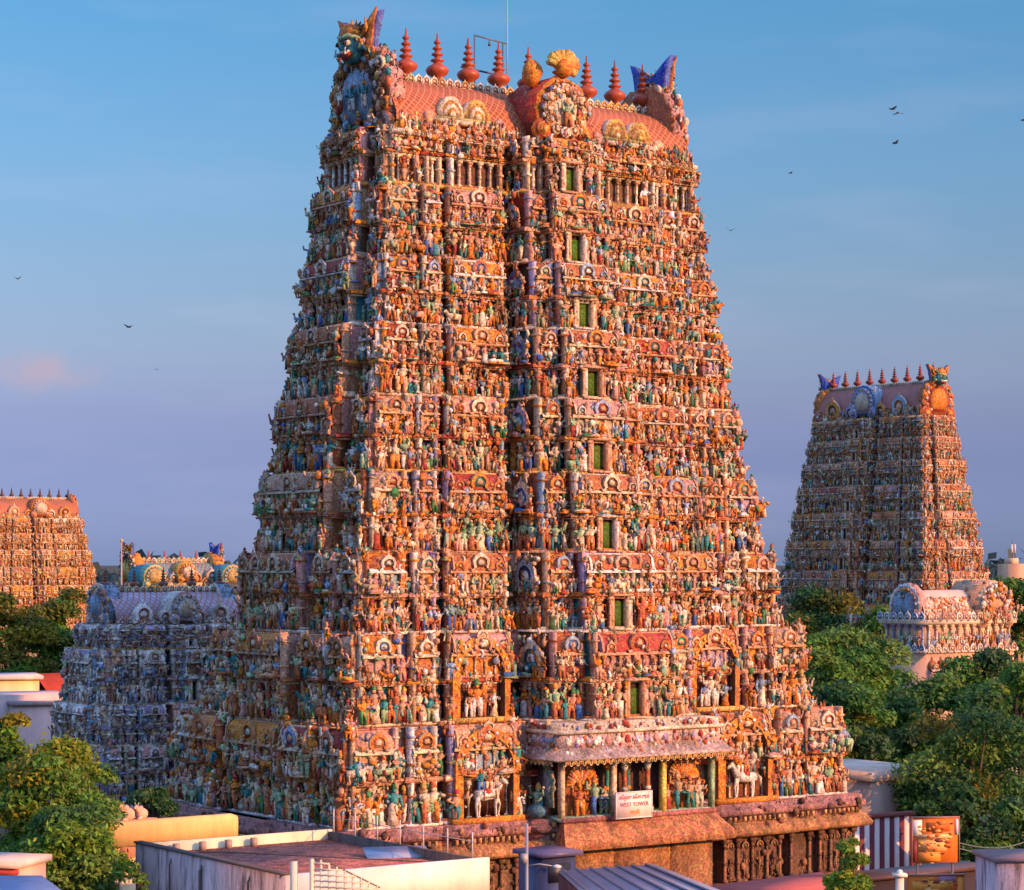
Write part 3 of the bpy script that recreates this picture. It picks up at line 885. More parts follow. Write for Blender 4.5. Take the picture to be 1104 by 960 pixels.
# ---- the main tower
T = Tower('gateway_tower', 'huge nine storey temple tower crowded with painted sculptures, tallest and nearest', 'temple tower', MC, GRID)
T.mass_sh = MB()
FL = [9.0, 13.85, 18.37, 22.44, 26.6, 30.5, 34.23, 37.8, 41.6, 44.1]
for i in range(9):
    z0 = FL[i]; h = FL[i + 1] - z0
    zi = z0 + h * .45
    ww = float(np.interp(zi, ZW, WW)) - .28
    sv = float(np.interp(zi, ZW, WS)) - .28
    pp = float(np.interp(z0, [9, 13.8, 30, 42], [0.1, 3.35, 2.65, 1.95]))
    cc = float(np.interp(z0, [9, 30, 43], [.30, .25, .22]))
    if i == 8:
        tier(T, z0, 3.0, ww, sv, pp, cc, first=False, last=True)
    else:
        tier(T, z0, h, ww, sv, pp, cc, first=(i == 0), door=(i > 0), arch=(i < 2), porch=(i == 0))
T.mass_sh.build('miniature_shrines', M_PL, T.root)['kind'] = 'stuff'

# stone plinth
m = MB()
w0, s0 = float(np.interp(9, ZW, WW)) + .1, float(np.interp(9, ZW, WS)) + .1
fs = front_segs(w0, 1.0, .30); ss = side_segs(s0, 2.9)
O = outline([(w0, s0, fs), (s0, w0, ss), (w0, s0, [(-w0, w0, 0, 'corner')]), (s0, w0, ss)])
st = (.16, .08, .05); st2 = (.30, .14, .07); st3 = (.17, .085, .075)
ring(m, O, [(.55, 0), (.55, 1.1), (.40, 1.2), (.40, 1.9), (.62, 2.0), (.62, 2.3), (.2, 2.4)], st3)
ring(m, O, [(.1, 2.4), (.1, 4.2)], lambda i: jit(st, .2))
ring(m, O, [(.1, 4.15), (.6, 4.2), (.65, 4.4), (.35, 4.7), (.1, 4.8)], st2)
ring(m, O, [(.0, 4.8), (.0, 7.2)], lambda i: jit(st, .2))
ring(m, O, [(.0, 7.1), (.35, 7.2), (.75, 7.3), (.8, 7.5), (.55, 7.9), (.3, 8.05)], (.42, .19, .085))
ring(m, O, [(.3, 8.05), (.3, 8.35), (.5, 8.4), (.5, 8.7), (.35, 8.72), (.35, 9.0), (-.5, 9.02)], (.40, .18, .17))
for side, segs, dist in (('front', fs, s0), ('left', ss, w0), ('right', ss, w0)):
    Fc = Face(side, dist)
    for t0, t1, pr, kind in segs:
        if kind == 'gap': continue
        n = max(1, int((t1 - t0) / .9))
        for zz0, zz1 in ((2.4, 4.2), (4.8, 7.15)):
            for i in range(n + 1):
                t = t0 + (t1 - t0) * i / n + (.12 if i == 0 else -.12 if i == n else 0)
                m.add(COLM, [jit(st2, .2), jit(st, .2)], Fc.p(t, pr + .12, zz0), Fc.a, (.30, .26, zz1 - zz0))
            for i in range(n):
                t = t0 + (t1 - t0) * (i + .5) / n
                if rnd.random() < .7:
                    m.add(KUDU_LO, [jit(st2, .2), jit(st, .2), jit(st3), jit(st2)], Fc.p(t, pr + .1, zz0 + .75 * (zz1 - zz0)), Fc.a, (.5, .5, .4))
                    m.add(FIG_LO[rnd.choice(POSES)], [jit(st2, .2)] * 4, Fc.p(t, pr + .12, zz0 + .1), Fc.a, (.8, .8, (zz1 - zz0) * .6))
        k = int((t1 - t0) / .32)
        for i in range(k):     # dentil row below the figures
            t = t0 + (t1 - t0) * (i + .5) / k
            x, y, z = Fc.p(t, pr + .5, 8.1)
            m.box(x - .07, x + .07, y - .07, y + .07, 8.08, 8.32, (.62, .32, .14))
for side, segs, dist in (('front', fs, s0), ('left', ss, w0), ('right', ss, w0)):
    Fc = Face(side, dist)
    for t0, t1, pr, kind in segs:
        for _ in range(int((t1 - t0) * 22)):
            k = rnd.uniform(.06, .16); zq = rnd.choice((rnd.uniform(7.4, 9.0), rnd.uniform(2.4, 7.2), rnd.uniform(4.2, 4.8)))
            m.add(rnd.choice([KNOB, PLUME]), [jit(rnd.choice((st2, st, st3)), .3)], Fc.p(rnd.uniform(t0, t1), pr + (.5 if zq > 7.3 else .1), zq), Fc.a, k * 1.6)
m.build('stone_base', M_STONE, T.root)

# horseshoe arches with white horses and riders on the two bays beside the entrance
def horse(m, c=(.78, .72, .64), k=1.0):
    q = lambda *a: tuple(v * k for v in a)
    m.tube([q(-.62, 0, .98), q(-.2, 0, .96), q(.25, 0, 1.0), q(.55, 0, 1.06)], q(.22, .27, .26, .2), c, 8)
    m.tube([q(.5, 0, 1.1), q(.72, 0, 1.42), q(.8, -.02, 1.62)], q(.19, .13, .11), c, 7)
    m.tube([q(.76, -.02, 1.66), q(.98, -.05, 1.5), q(1.08, -.06, 1.42)], q(.12, .09, .06), c, 7)
    for sy in (-.06, .06):
        m.tube([q(.76, sy, 1.72), q(.75, sy, 1.86)], q(.04, .01), c, 4)
    for x, dx in ((-.55, -.12), (-.42, .10), (.42, -.05), (.55, .22)):
        y = .12 if dx > 0 else -.14
        m.tube([q(x, y, .92), q(x + dx, y, .52), q(x + dx * .6, y, .06), q(x + dx * .6 + .06, y, 0)], q(.13, .075, .055, .06), c, 6)
    m.tube([q(-.8, 0, 1.05), q(-.98, 0, .9), q(-1.0, 0, .5)], q(.07, .09, .03), (.62, .55, .45), 6)
    m.tube([q(.45, 0, 1.32), q(.66, 0, 1.66)], q(.05, .03), (.5, .2, .08), 4)
    m.ball(q(-.02, 0, 1.1), q(.30, .29, .2), PAL['red'], 7, 4)
    for p0, p1, r_, c_ in (((.34, -.27, 1.2), (.36, -.27, .8), .035, 'gold'), ((-.3, -.26, 1.2), (-.3, -.26, .78), .03, 'terra'), ((.62, -.16, 1.2), (.70, -.12, 1.0), .04, 'red'), ((.82, -.10, 1.68), (1.0, -.08, 1.42), .025, 'terra'), ((.95, -.1, 1.55), (.3, -.2, 1.25), .018, 'brown')):
        m.tube([q(*p0), q(*p1)], r_ * k, PAL[c_], 5)
    for j in range(6): m.ball(q(-.28 + .11 * j, -.27, .9), q(.035, .03, .05), PAL['gold'], 5, 3)
for i in (0, 1):
    z0 = FL[i]; h = FL[i + 1] - z0
    zi = z0 + h * .45
    ww = float(np.interp(zi, ZW, WW)) - .28; sv = float(np.interp(zi, ZW, WS)) - .28
    for sx in (-1, 1):
        mid = sx * ww * .5275; Wb = ww * .255
        a = MB()
        R = Wb * .40
        n = 16
        zc = h * .50
        arc = lambda r: [(-r, 0)] + [(-r * cos(pi * j / n), zc + r * 1.05 * sin(pi * j / n)) for j in range(n + 1)] + [(r, 0)]
        o_, i_ = arc(R * 1.18), arc(R * .92)
        for ra, rb, ya, yb, cl in ((o_, o_, .1, -.42, PAL['terra']), (o_, i_, -.42, -.50, PAL['orange']), (i_, i_, -.50, -.02, PAL['brown'])):
            a.loft([[(x, ya, z) for x, z in ra], [(x, yb, z) for x, z in rb]], cl, False)
        a.extr(i_, -.03, .0, (.22, .07, .04))
        for j in range(11):
            an = pi * (j + .5) / 11
            a.ball((-R * 1.05 * cos(an), -.5, zc + R * 1.1 * sin(an)), .10, jit(pick('gold cream peach white')), 6, 4)
        a.add(KUDU, [PAL['cream'], PAL['terra'], PAL['teal'], PAL['gold']], (0, -.45, zc + R * 1.1), 0, (.7, .6, .6))
        a.box(-R * 1.3, R * 1.3, -.65, .0, -.25, .0, jit(PAL['gold'] if i else PAL['orange']))
        Fc = Face('front', sv + .3)
        ao = a.build('arched_niche', M_PL, T.root, Fc.p(mid, .12, z0 + .28), 0)
        if i == 0:
            hm = MB(); horse(hm, k=1.12)
            hm.build('horse_statue', M_PL, ao, (0, -.32, .0), 0 if sx < 0 else pi)
            for dx, ps in ((-.35, 'stand'), (.12, 'four'), (.5, 'bend')):
                rm = MB(); rm.add(FIG[ps], fig_pal(), (0, 0, 0), 0, (1.3, 1.3, 1.15))
                rm.build('rider', M_PL, ao, (dx, -.30 if dx else -.12, 1.18))
        else:
            for dx, ps, hh in ((-.75, 'bend', 1.3), (-.25, 'four', 1.8), (.3, 'dance', 1.5), (.8, 'woman', 1.3)):
                rm = MB(); rm.add(FIG[ps], fig_pal(), (0, 0, 0), 0, (hh * 1.1, hh * 1.1, hh))
                rm.build('statue', M_PL, ao, (dx, -.3, .05))

# the porch over the entrance: frieze, scalloped eave, three openings, eave below
zi = FL[0] + 2.2
ww = float(np.interp(zi, ZW, WW)) - .28; sv = float(np.interp(zi, ZW, WS)) - .28
pc = 11.3 - sv
PW = 5.0
Fp = Face('front', sv + pc)
pm = MB()
ztop = 12.55
plan = [(-PW, 0), (PW, 0), (PW, 3.4), (-PW, 3.4)]
def slab(prof, c):
    rings = [[(-PW - d, -d, z), (PW + d, -d, z), (PW + d, 3.2, z), (-PW - d, 3.2, z)] for d, z in prof]
    pm.loft(rings, c, True, True, True)
slab([(.45, 12.0), (.80, 12.02), (.84, 12.10), (.60, 12.24), (.28, 12.62)], (.50, .36, .31))
slab([(.20, 12.62), (.20, 13.32)], (.70, .48, .44))
slab([(.34, 13.32), (.40, 13.40), (.34, 13.50), (.16, 13.52), (.16, 13.84), (-.1, 13.9)], PAL['cream'])
for i in range(26):      # scallops under the eave
    x = -PW - .35 + (2 * PW + .7) * (i + .5) / 26
    pm.add(KUDU_LO, [PAL['gold'], PAL['cream'], PAL['terra'], PAL['gold']], (x, -.74, 11.78), 0, (.36, .4, .3))
for i in range(9):
    y = -.2 + 3.2 * (i + .5) / 9
    pm.add(KUDU_LO, [PAL['gold'], PAL['cream'], PAL['terra'], PAL['gold']], (-PW - .70, y, 11.78), -pi / 2, (.34, .4, .3))
for i in range(16):      # carved rosettes in the frieze
    x = -PW + 2 * PW * (i + .5) / 16
    pm.ball((x, -.2, 12.97), (.22, .1, .24), jit(pick('cream white pink red white lilac')), 7, 4)
for i in range(12):
    pm.ball((-PW - .2, .2 + i * .25, 12.97), (.1, .12, .16), jit(pick('lilac ltblue white cream')), 6, 4)
for i in range(330):
    k = rnd.uniform(.05, .12); zq = rnd.choice((rnd.uniform(12.65, 13.3), rnd.uniform(12.1, 12.6), rnd.uniform(13.5, 13.85)))
    c_ = jit(pick('cream white pink lilac peach red terra'), .2)
    dd = .55 - (zq - 12.1) * .5 if zq < 12.6 else .22
    if rnd.random() < .72: pm.add(rnd.choice([KNOB, PLUME]), [c_], (rnd.uniform(-PW, PW), -dd, zq), 0, k * 1.5)
    else: pm.add(rnd.choice([KNOB, PLUME]), [c_], (-PW - dd, rnd.uniform(0, 3), zq), -pi / 2, k * 1.5)
pm.build('porch_canopy', M_PL, T.root, Fp.p(0, 0, 0), 0)
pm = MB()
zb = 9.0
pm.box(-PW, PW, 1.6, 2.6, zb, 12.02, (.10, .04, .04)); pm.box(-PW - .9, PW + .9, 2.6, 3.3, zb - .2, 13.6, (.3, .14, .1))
for x0, x1 in ((-PW, -PW + .22), (-1.75, -1.5), (1.5, 1.75), (PW - .22, PW)):
    pm.box(x0, x1, -.02, .3, zb + .1, 12.0, jit(pick('ltgreen cream yellow')))
pm.box(-PW, PW, .02, 1.6, zb - .1, zb + .12, jit(PAL['ltgreen']))
for x in (-.75, .75):
    pm.add(COLM, [jit(PAL['terra']), jit(PAL['white'])], (x, .3, zb + .12), 0, (.42, .42, 2.85))
for x in (-1.35, 0, 1.35):
    pm.add(COLM, [jit(PAL['teal']), jit(PAL['orange'])], (x, 1.0, zb + .12), 0, (.42, .42, 2.85))
for sx in (-1, 1):       # sunburst aureoles behind dancing groups
    x = sx * (1.6 + PW) / 2
    pm.box(x - .95, x + .95, .75, .9, zb + .1, 12.0, jit(PAL['terra']))
    for k in range(17):
        a = pi * k / 16
        pm.tube([(x, .60, zb + 1.7), (x + .98 * cos(a), .56, zb + 1.7 + 1.05 * sin(a))], [.05, .10], jit(pick('orange peach terra')), 5)
pm.build('porch', M_PL, T.root, Fp.p(0, 0, 0), 0)
for x, y, ps, hh, a in ((-3.6, .35, 'four', 1.75, 0), (-2.7, .15, 'dance', 2.0, 0), (-2.1, .35, 'bend', 1.45, 0), (2.1, .35, 'woman', 1.4, 0), (2.75, .2, 'dance', 2.0, 0), (3.6, .35, 'four', 1.7, 0), (4.2, .35, 'stand', 1.6, 0)):
    if abs(x) > PW: continue
    rm = MB(); rm.add(FIG[ps], fig_pal(), (0, 0, 0), 0, (hh, hh, hh * .92)); rm.build('statue', M_PL, T.root, Fp.p(x, -y, zb + .13), 0)
rm = MB(); rm.add(FIG['four'], [PAL['ltgreen'], PAL['teal'], PAL['gold'], PAL['cream']], (0, 0, 0), 0, (1.9, 1.9, 1.6))
rm.ball((0, -.1, .3), (.7, .45, .36), (.10, .26, .32), 10, 6); rm.add(HALO, [PAL['ltgreen'], PAL['grey']], (0, .4, .5), 0, (1.7, 1.2, 2.2))
rm.build('statue', M_PL, T.root, (-PW - .35, Fp.p(0, 0, 0)[1] + 1.5, zb + .1), -pi / 2)
em = MB()               # big plain eave and gateway wall below the porch
EW = PW + .5
em.loft([[(-EW + .9, .9, 9.0), (EW - .9, .9, 9.0)], [(-EW + .6, -.1, 8.85), (EW - .6, -.1, 8.85)], [(-EW, -1.0, 8.05), (EW, -1.0, 8.05)], [(-EW, -1.1, 7.55), (EW, -1.1, 7.55)], [(-EW + .3, .6, 7.5), (EW - .3, .6, 7.5)]], (.46, .18, .085), False)
for sx in (-1, 1):
    V = [(sx * (EW - .9), .9, 9.0), (sx * (EW - .6), -.1, 8.85), (sx * EW, -1.0, 8.05), (sx * EW, -1.1, 7.55), (sx * (EW - .3), .6, 7.5)]
    em.raw(V, None, None, [(0, 1, 2), (0, 2, 3), (0, 3, 4)], (.45, .17, .09))
em.box(-EW + .6, EW - .6, -.2, .9, 8.86, 9.08, (.40, .13, .13))
em.build('porch_eave', M_STONE, T.root, Fp.p(0, 0, 0), 0)
em = MB()
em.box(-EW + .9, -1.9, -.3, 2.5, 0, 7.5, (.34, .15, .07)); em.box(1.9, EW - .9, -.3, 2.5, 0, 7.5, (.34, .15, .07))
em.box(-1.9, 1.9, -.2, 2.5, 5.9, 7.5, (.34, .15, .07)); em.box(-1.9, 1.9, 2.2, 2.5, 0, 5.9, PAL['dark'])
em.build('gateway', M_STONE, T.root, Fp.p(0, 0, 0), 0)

# roof of the main tower
LV = 9.75; SVV = 3.1; Z0 = 44.45; ZR = 47.75
vault(T, Z0, ZR, LV, SVV, 10, 2.75, gsc=1.2)
rm = MB()
for x0, x1 in ((-7.6, -3.5), (3.4, 7.3)):
    for yy in (-1,):
        rm.box(x0, x1, -SVV - .55, -SVV + .1, Z0 + .55, Z0 + .78, PAL['cream']); rm.box(x0 + .2, x1 - .2, -SVV - .35, -SVV + .1, Z0 + .80, Z0 + .98, (.42, .42, .18))
        for k in range(2):
            cx = x0 + (x1 - x0) * (.3 + .4 * k)
            for q in range(5):
                r_ = .78 - .15 * q
                rm.extr([(cx + r_ * cos(pi * j / 12) , Z0 + 1.0 + r_ * 1.35 * sin(pi * j / 12)) for j in range(13)], -SVV - .30 - .04 * q, -SVV + .6, pick('cream yellow gold') if q % 2 == 0 else (.42, .2, .05), PAL['cream'])
        for sx, xx in ((-1, x0 - .2), (1, x1 + .2)):
            rm.ball((xx, -SVV - .3, Z0 + .75), (.38, .3, .42), jit(pick('pink peach orange')), 8, 5)
            rm.tube([(xx, -SVV - .3, Z0 - .7), (xx, -SVV - .35, Z0 + .5)], [.3, .2], jit(PAL['pink']), 6)
rm.box(-LV - .3, LV + .3, -SVV - .75, SVV + .75, Z0 - .28, Z0 - .05, PAL['cream'])
rm.box(-LV - .1, LV + .1, -SVV - .45, SVV + .45, Z0 - .05, Z0 + .35, PAL['orange'])
for i in range(34):
    x = -LV + 2 * LV * (i + .5) / 34
    rm.add(KUDU_LO, [jit(pick('cream orange pink terra')), PAL['cream'], PAL['brown'], PAL['gold']], (x, -SVV - .72, Z0 - .3), 0, (.4, .4, .36))
for i in range(60):
    x = rnd.uniform(-LV, LV)
    rm.add(FIG_LO[rnd.choice(POSES)], fig_pal(), (x, -SVV - .62, Z0 - .05), rnd.uniform(-.5, .5), rnd.uniform(.6, 1.0))
for i in range(160):
    k = rnd.uniform(.07, .16)
    rm.add(rnd.choice([KNOB, PLUME]), [jit(pk('gable'), .2)], (rnd.uniform(-LV, LV), -SVV - rnd.uniform(.45, .8), Z0 + rnd.uniform(-.3, .35)), 0, k * 1.6)
rm.build('roof_dormer_band', M_PL, T.root)
gm = MB()
R = 1.75
horseshoe(gm, R, 0, -.3, 3.2, [PAL['orange'], PAL['red'], PAL['terra']], PAL['cream'])
for k in range(12):
    a = 2 * pi * k / 12
    c0, c1 = jit(pick('cream white peach cream')), jit(pick('terra brown orange'))
    cx_, cz_ = .66 * R * cos(a), .66 * R * sin(a)
    for k_, (rr, cc_) in enumerate(((.30, c0), (.20, c1), (.12, c0))):
        gm.extr([(cx_ + rr * (1 + .12 * (j % 2)) * cos(2 * pi * j / 14), cz_ + rr * (1 + .12 * (j % 2)) * sin(2 * pi * j / 14)) for j in range(14)], -.62 - .05 * k_, -.5, cc_)
gm.add(FIG['four'], fig_pal(), (0, -.75, -.9), 0, 1.4)
for k in range(9):
    a = pi * (k - 1) / 7 - .1
    gm.tube([(0, -.3, R + .7), (1.0 * cos(a), -.35, R + .8 + .75 * sin(a))], [.2, .22], jit(pick('gold yellow orange gold')), 6)
gm.ball((0, -.45, R + .55), (.6, .5, .5), jit(PAL['orange']), 8, 5)
gm.ball((-1.25, .8, R + .35), (.55, .6, .75), PAL['orange'], 8, 6)
for i in range(170):
    a = rnd.uniform(-.26 * pi, 1.26 * pi); r_ = R * rnd.uniform(.45, 1.05); k = R * rnd.uniform(.03, .08)
    y_ = -.62 if r_ < R * .9 else rnd.uniform(-.4, 1.4)
    gm.add(rnd.choice([KNOB, PLUME, PLUME]), [jit(pk(rnd.choice(['gable', 'trim', 'orn', 'core'])), .2)], (r_ * cos(a), y_, r_ * sin(a)), rnd.uniform(-.6, .6), (k * 1.3, k * .8, k * 1.5))
gm.build('roof_gable', M_PL, T.root, (0, -SVV - 1.2, Z0 + 1.75), 0)
T.mass.build('statues', M_PL, T.root)['kind'] = 'stuff'

# sign above the entrance
sg = tag(empty('sign_board', (0, 0, 0)), 'white sign with red lettering naming the west tower above the gateway', 'sign')
px_, py_, pz_ = Fp.p(-.88, .62, 8.98)
ca, sa = cos(GRID), sin(GRID)
sg.location = (MC[0] + px_ * ca - py_ * sa, MC[1] + px_ * sa + py_ * ca, pz_)
sg.rotation_euler = (0, 0, GRID)
b = MB(); b.box(-1.13, 1.13, -.05, .05, 0, 1.28, (.80, .66, .60)); b.build('panel', M_SIGN, sg)
b = MB()
for x0, x1, z0, z1 in ((-1.17, 1.17, -.04, 0), (-1.17, 1.17, 1.28, 1.32), (-1.17, -1.13, 0, 1.28), (1.13, 1.17, 0, 1.28)):
    b.box(x0, x1, -.07, .06, z0, z1, (.75, .70, .66))
b.build('frame', M_SIGN, sg)
def text(s, size, loc, col, parent, name='lettering', rz=0, width=None):
    cu = bpy.data.curves.new(name, 'FONT'); cu.body = s; cu.size = size; cu.align_x = 'CENTER'; cu.extrude = .008
    o = bpy.data.objects.new(name, cu); COL.objects.link(o)
    mm = bpy.data.materials.new('sign_paint'); mm.use_nodes = True
    mm.node_tree.nodes['Principled BSDF'].inputs['Base Color'].default_value = (*col, 1)
    cu.materials.append(mm)
    o.parent = parent; o.location = loc; o.rotation_euler = (pi / 2, 0, rz)
    bpy.context.view_layer.update()
    if width and o.dimensions.x > 0:
        o.scale = (width / o.dimensions.x, 1, 1)
    dg = bpy.context.evaluated_depsgraph_get()
    me = bpy.data.meshes.new_from_object(o.evaluated_get(dg))
    ob = bpy.data.objects.new(name, me); COL.objects.link(ob)
    ob.parent = parent; ob.location = loc; ob.rotation_euler = (pi / 2, 0, rz); ob.scale = o.scale
    bpy.data.objects.remove(o)
    return ob
text('மேற்கு கோபுரம்', .30, (0, -.065, .95), (.50, .07, .10), sg, width=1.95)
text('WEST TOWER', .30, (0, -.065, .57), (.32, .05, .09), sg, width=1.85)
text('पश्चिम', .30, (0.05, -.065, .16), (.66, .28, .05), sg, width=.6)

# frame of a lamp bracket on the roof, with its mast
fr = tag(empty('roof_mast', (0, 0, 0), 0), 'thin steel frame with tall mast standing behind the roof finials', 'mast')
def W2(lx, ly, z):
    return (MC[0] + lx * ca - ly * sa, MC[1] + lx * sa + ly * ca, z)
fr.location = W2(0, .9, 46.5); fr.rotation_euler = (0, 0, GRID)
b = MB(); gcol = (.10, .12, .16)
xl, xr = -2.0, -.1
for x in (xl, xr): b.tube([(x, 0, 0), (x, 0, 4.6 - .1 * (x + 2))], .05, gcol, 5)
b.tube([(xl, 0, 4.55), (xr + .3, 0, 4.35)], .045, gcol, 5); b.tube([(xl - .9, 0, 2.7), (xr + .4, 0, 2.5)], .06, (.08, .09, .2), 5)
b.build('frame', M_METAL, fr)
b = MB(); b.tube([(.2, 0, .5), (.2, 0, 4.4), (.2, 0, 8.6)], [.05, .04, .025], (.3, .33, .4), 5); b.build('mast', M_METAL, fr)
b = MB(); b.tube([(-1.0, 0, 4.45), (-1.0, 0, 4.1)], [.03, .10], gcol, 6); b.build('lamp', M_METAL, fr)

# ---- other towers
def other_tower(name, label, cat, loc, floors, ws, ss_, roof, L, sv, nfin, fin_h, rz=GRID, group=None, dens=.8, proj=.15, doorcol=None, cfrac=.26, roofc=None, gcols=None, face=None, front_gable=None, mode='mixed', masks=True, fcol=None):
    global MODE
    MODE = mode
    T = Tower(name, label, cat, loc, rz, group, 1)
    T.mass_sh = MB()
    for i in range(len(floors) - 1):
        h = floors[i + 1] - floors[i]
        tier(T, floors[i], h, ws[i], ss_[i], ws[i] * proj, cfrac, dens=dens, doorcol=doorcol, faces=('front', 'left', 'right'))
    T.mass_sh.build('miniature_shrines', M_PL, T.root)['kind'] = 'stuff'
    b = MB(); w_, s_ = ws[0] + .4, ss_[0] + .4
    b.box(-w_, w_, -s_, s_, 0, floors[0] * .6, (.36, .2, .12)); b.box(-w_ - .3, w_ + .3, -s_ - .3, s_ + .3, floors[0] * .6, floors[0], (.5, .3, .22))
    b.build('stone_base', M_STONE, T.root)
    z0, zr = roof
    vault(T, z0, zr, L, sv, nfin, fin_h, 1, roofc=roofc, gcols=gcols, face=face, masks=masks, fcol=fcol, gsc=1.1 if masks else .9)
    gm = MB()
    R = (zr - z0) * .5
    horseshoe(gm, R, 0, -.3, sv * .9, front_gable or [PAL['orange'], PAL['terra'], PAL['pink']], PAL['cream'], 1)
    gm.build('roof_gable', M_PL, T.root, (0, -sv - .7, z0 + R * .95), 0)
    rm = MB()
    rm.box(-L - .2, L + .2, -sv - .5, sv + .5, z0 - .35, z0 + .02, PAL['cream'])
    for i in range(int(4 * L)):
        x = -L + 2 * L * (i + .5) / int(4 * L)
        rm.add(KUDU_LO, [jit(pk('gable')), jit(pk('trim')), jit(pk('core')), jit(pk('trim'))], (x, -sv - .42, z0 - .1), 0, (.5, .5, .55))
        if rnd.random() < .8: rm.add(FIG_LO[rnd.choice(POSES)], fig_pal(), (x + .25, -sv - .5, z0), 0, (zr - z0) * rnd.uniform(.2, .34))
    for sx in (-.62, .62, -.28, .28):
        kw = (zr - z0) * (.62 if abs(sx) > .5 else .42)
        rm.add(KUDU, [jit(pk('gable')), jit(pk('trim')), jit(pk('core')), jit(pk('trim'))], (sx * L, -sv - .35, z0 + .1), 0, (kw, 2.2, kw))
    for i in range(int(26 * L)):
        u_ = rnd.random(); k = (zr - z0) * rnd.uniform(.02, .05)
        rm.add(rnd.choice([KNOB, PLUME]), [jit(pk(rnd.choice(['gable', 'trim', 'core', 'roof'])), .2)], (rnd.uniform(-L, L), -sv * (1.06 - .55 * max(0, u_ - .35)), z0 + (zr - z0) * u_ * .6), 0, k * 1.6)
    rm.build('eave', M_PL, T.root)
    T.mass.build('statues', M_PL, T.root)['kind'] = 'stuff'
    MODE = 'mixed'
    return T

def sc_floors(a, b, n, k=.93):
    hs = [k ** i for i in range(n)]; t = sum(hs); out = [a]
    for x in hs: out.append(out[-1] + x / t * (b - a))
    return out

# right tower: its long side faces left, so its front looks along the other axis
DR = 365
zt = lambda y, D: EYE - (y - HZ) / F * D
n = 8
fl = sc_floors(10, zt(447, DR - 8), n)
c_ = at(951, 606, DR + 6)
tw = [17.0 + (12.4 - 17.0) * (i / (n - 1)) ** .8 for i in range(n)]
ts = [7.6 + (3.2 - 7.6) * (i / (n - 1)) ** .8 for i in range(n)]
other_tower('gateway_tower', 'tall shaded temple tower rising over trees on the right, its end face lit', 'temple tower', (c_.x, c_.y, 0), fl, tw, ts,
            (fl[-1] + .1, zt(414, DR)), 12.0, 3.1, 9, 2.9, rz=GRID - pi / 2, dens=.75, proj=.16, roofc=(.36, .12, .14), cfrac=.17, mode='mixed', gcols=[PAL['orange'], PAL['terra'], PAL['red']], face=PAL['orange'], doorcol=(.04, .03, .03), fcol=(.22, .04, .025), front_gable=[PAL['blue'], PAL['ltblue'], PAL['lilac']])
# far left tower
DL = 450
c_ = at(33, 606, DL)
n = 7
fl = sc_floors(6, zt(560, DL), n, .95)
tw = [12.2 + (8.5 - 12.2) * (i / (n - 1)) ** .85 for i in range(n)]
ts = [8.5 + (4.4 - 8.5) * (i / (n - 1)) ** .85 for i in range(n)]
other_tower('gateway_tower', 'sunlit orange temple tower far off at the left edge', 'temple tower', (c_.x, c_.y, 0), fl, tw, ts,
            (fl[-1] + .2, zt(538, DL)), 8.3, 3.8, 9, 2.0, dens=.6, proj=.14, doorcol=(.05, .03, .02), cfrac=.16, mode='warm', masks=False, fcol=(.10, .04, .03), gcols=[PAL['peach'], PAL['terra'], PAL['orange']], face=PAL['peach'])
# small blue tower in the shadow of the main one
DS = 151
c_ = at(176, 606, DS)
fl = [4.2, 7.6, 10.6, 13.1, 16.5, 18.0]
tw = [6.3, 5.9, 5.6, 5.15, 4.6]; ts = [4.3, 3.9, 3.6, 3.1, 2.7]
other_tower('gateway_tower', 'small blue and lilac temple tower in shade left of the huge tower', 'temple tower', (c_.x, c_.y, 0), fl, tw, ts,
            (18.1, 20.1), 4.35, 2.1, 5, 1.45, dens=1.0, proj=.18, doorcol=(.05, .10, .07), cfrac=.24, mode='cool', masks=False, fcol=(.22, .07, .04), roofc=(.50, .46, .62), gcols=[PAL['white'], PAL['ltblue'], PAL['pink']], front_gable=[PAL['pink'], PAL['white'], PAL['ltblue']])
# the golden shrine tower peeping over it
DG = 215
c_ = at(186, 606, DG)
zz = lambda y: zt(y, DG)
fl = [8, 13, zz(640)]
gt = other_tower('shrine_tower', 'shrine roof with yellow gables and teal sides behind the small blue tower', 'temple tower', (c_.x, c_.y, 0), fl, [6.0, 5.4], [4.6, 4.0],
            (zz(628), zz(606)), 4.3, 2.0, 6, 1.0, dens=.6, proj=.1, roofc=(.05, .28, .33), gcols=[PAL['gold'], PAL['orange'], PAL['yellow']], face=PAL['yellow'], front_gable=[PAL['orange'], PAL['gold'], PAL['terra']])
for sx, yc in ((-1, PAL['yellow']), (1, PAL['gold'])):
    b = MB()
    horseshoe(b, 1.05, 0, -.2, 3.2, [yc, (.05, .33, .40), (.50, .34, .12)], (.52, .36, .13), 1)
    b.build('side_gable', M_PL, gt.root, (sx * 3.9, -4.1, zz(622)), 0)

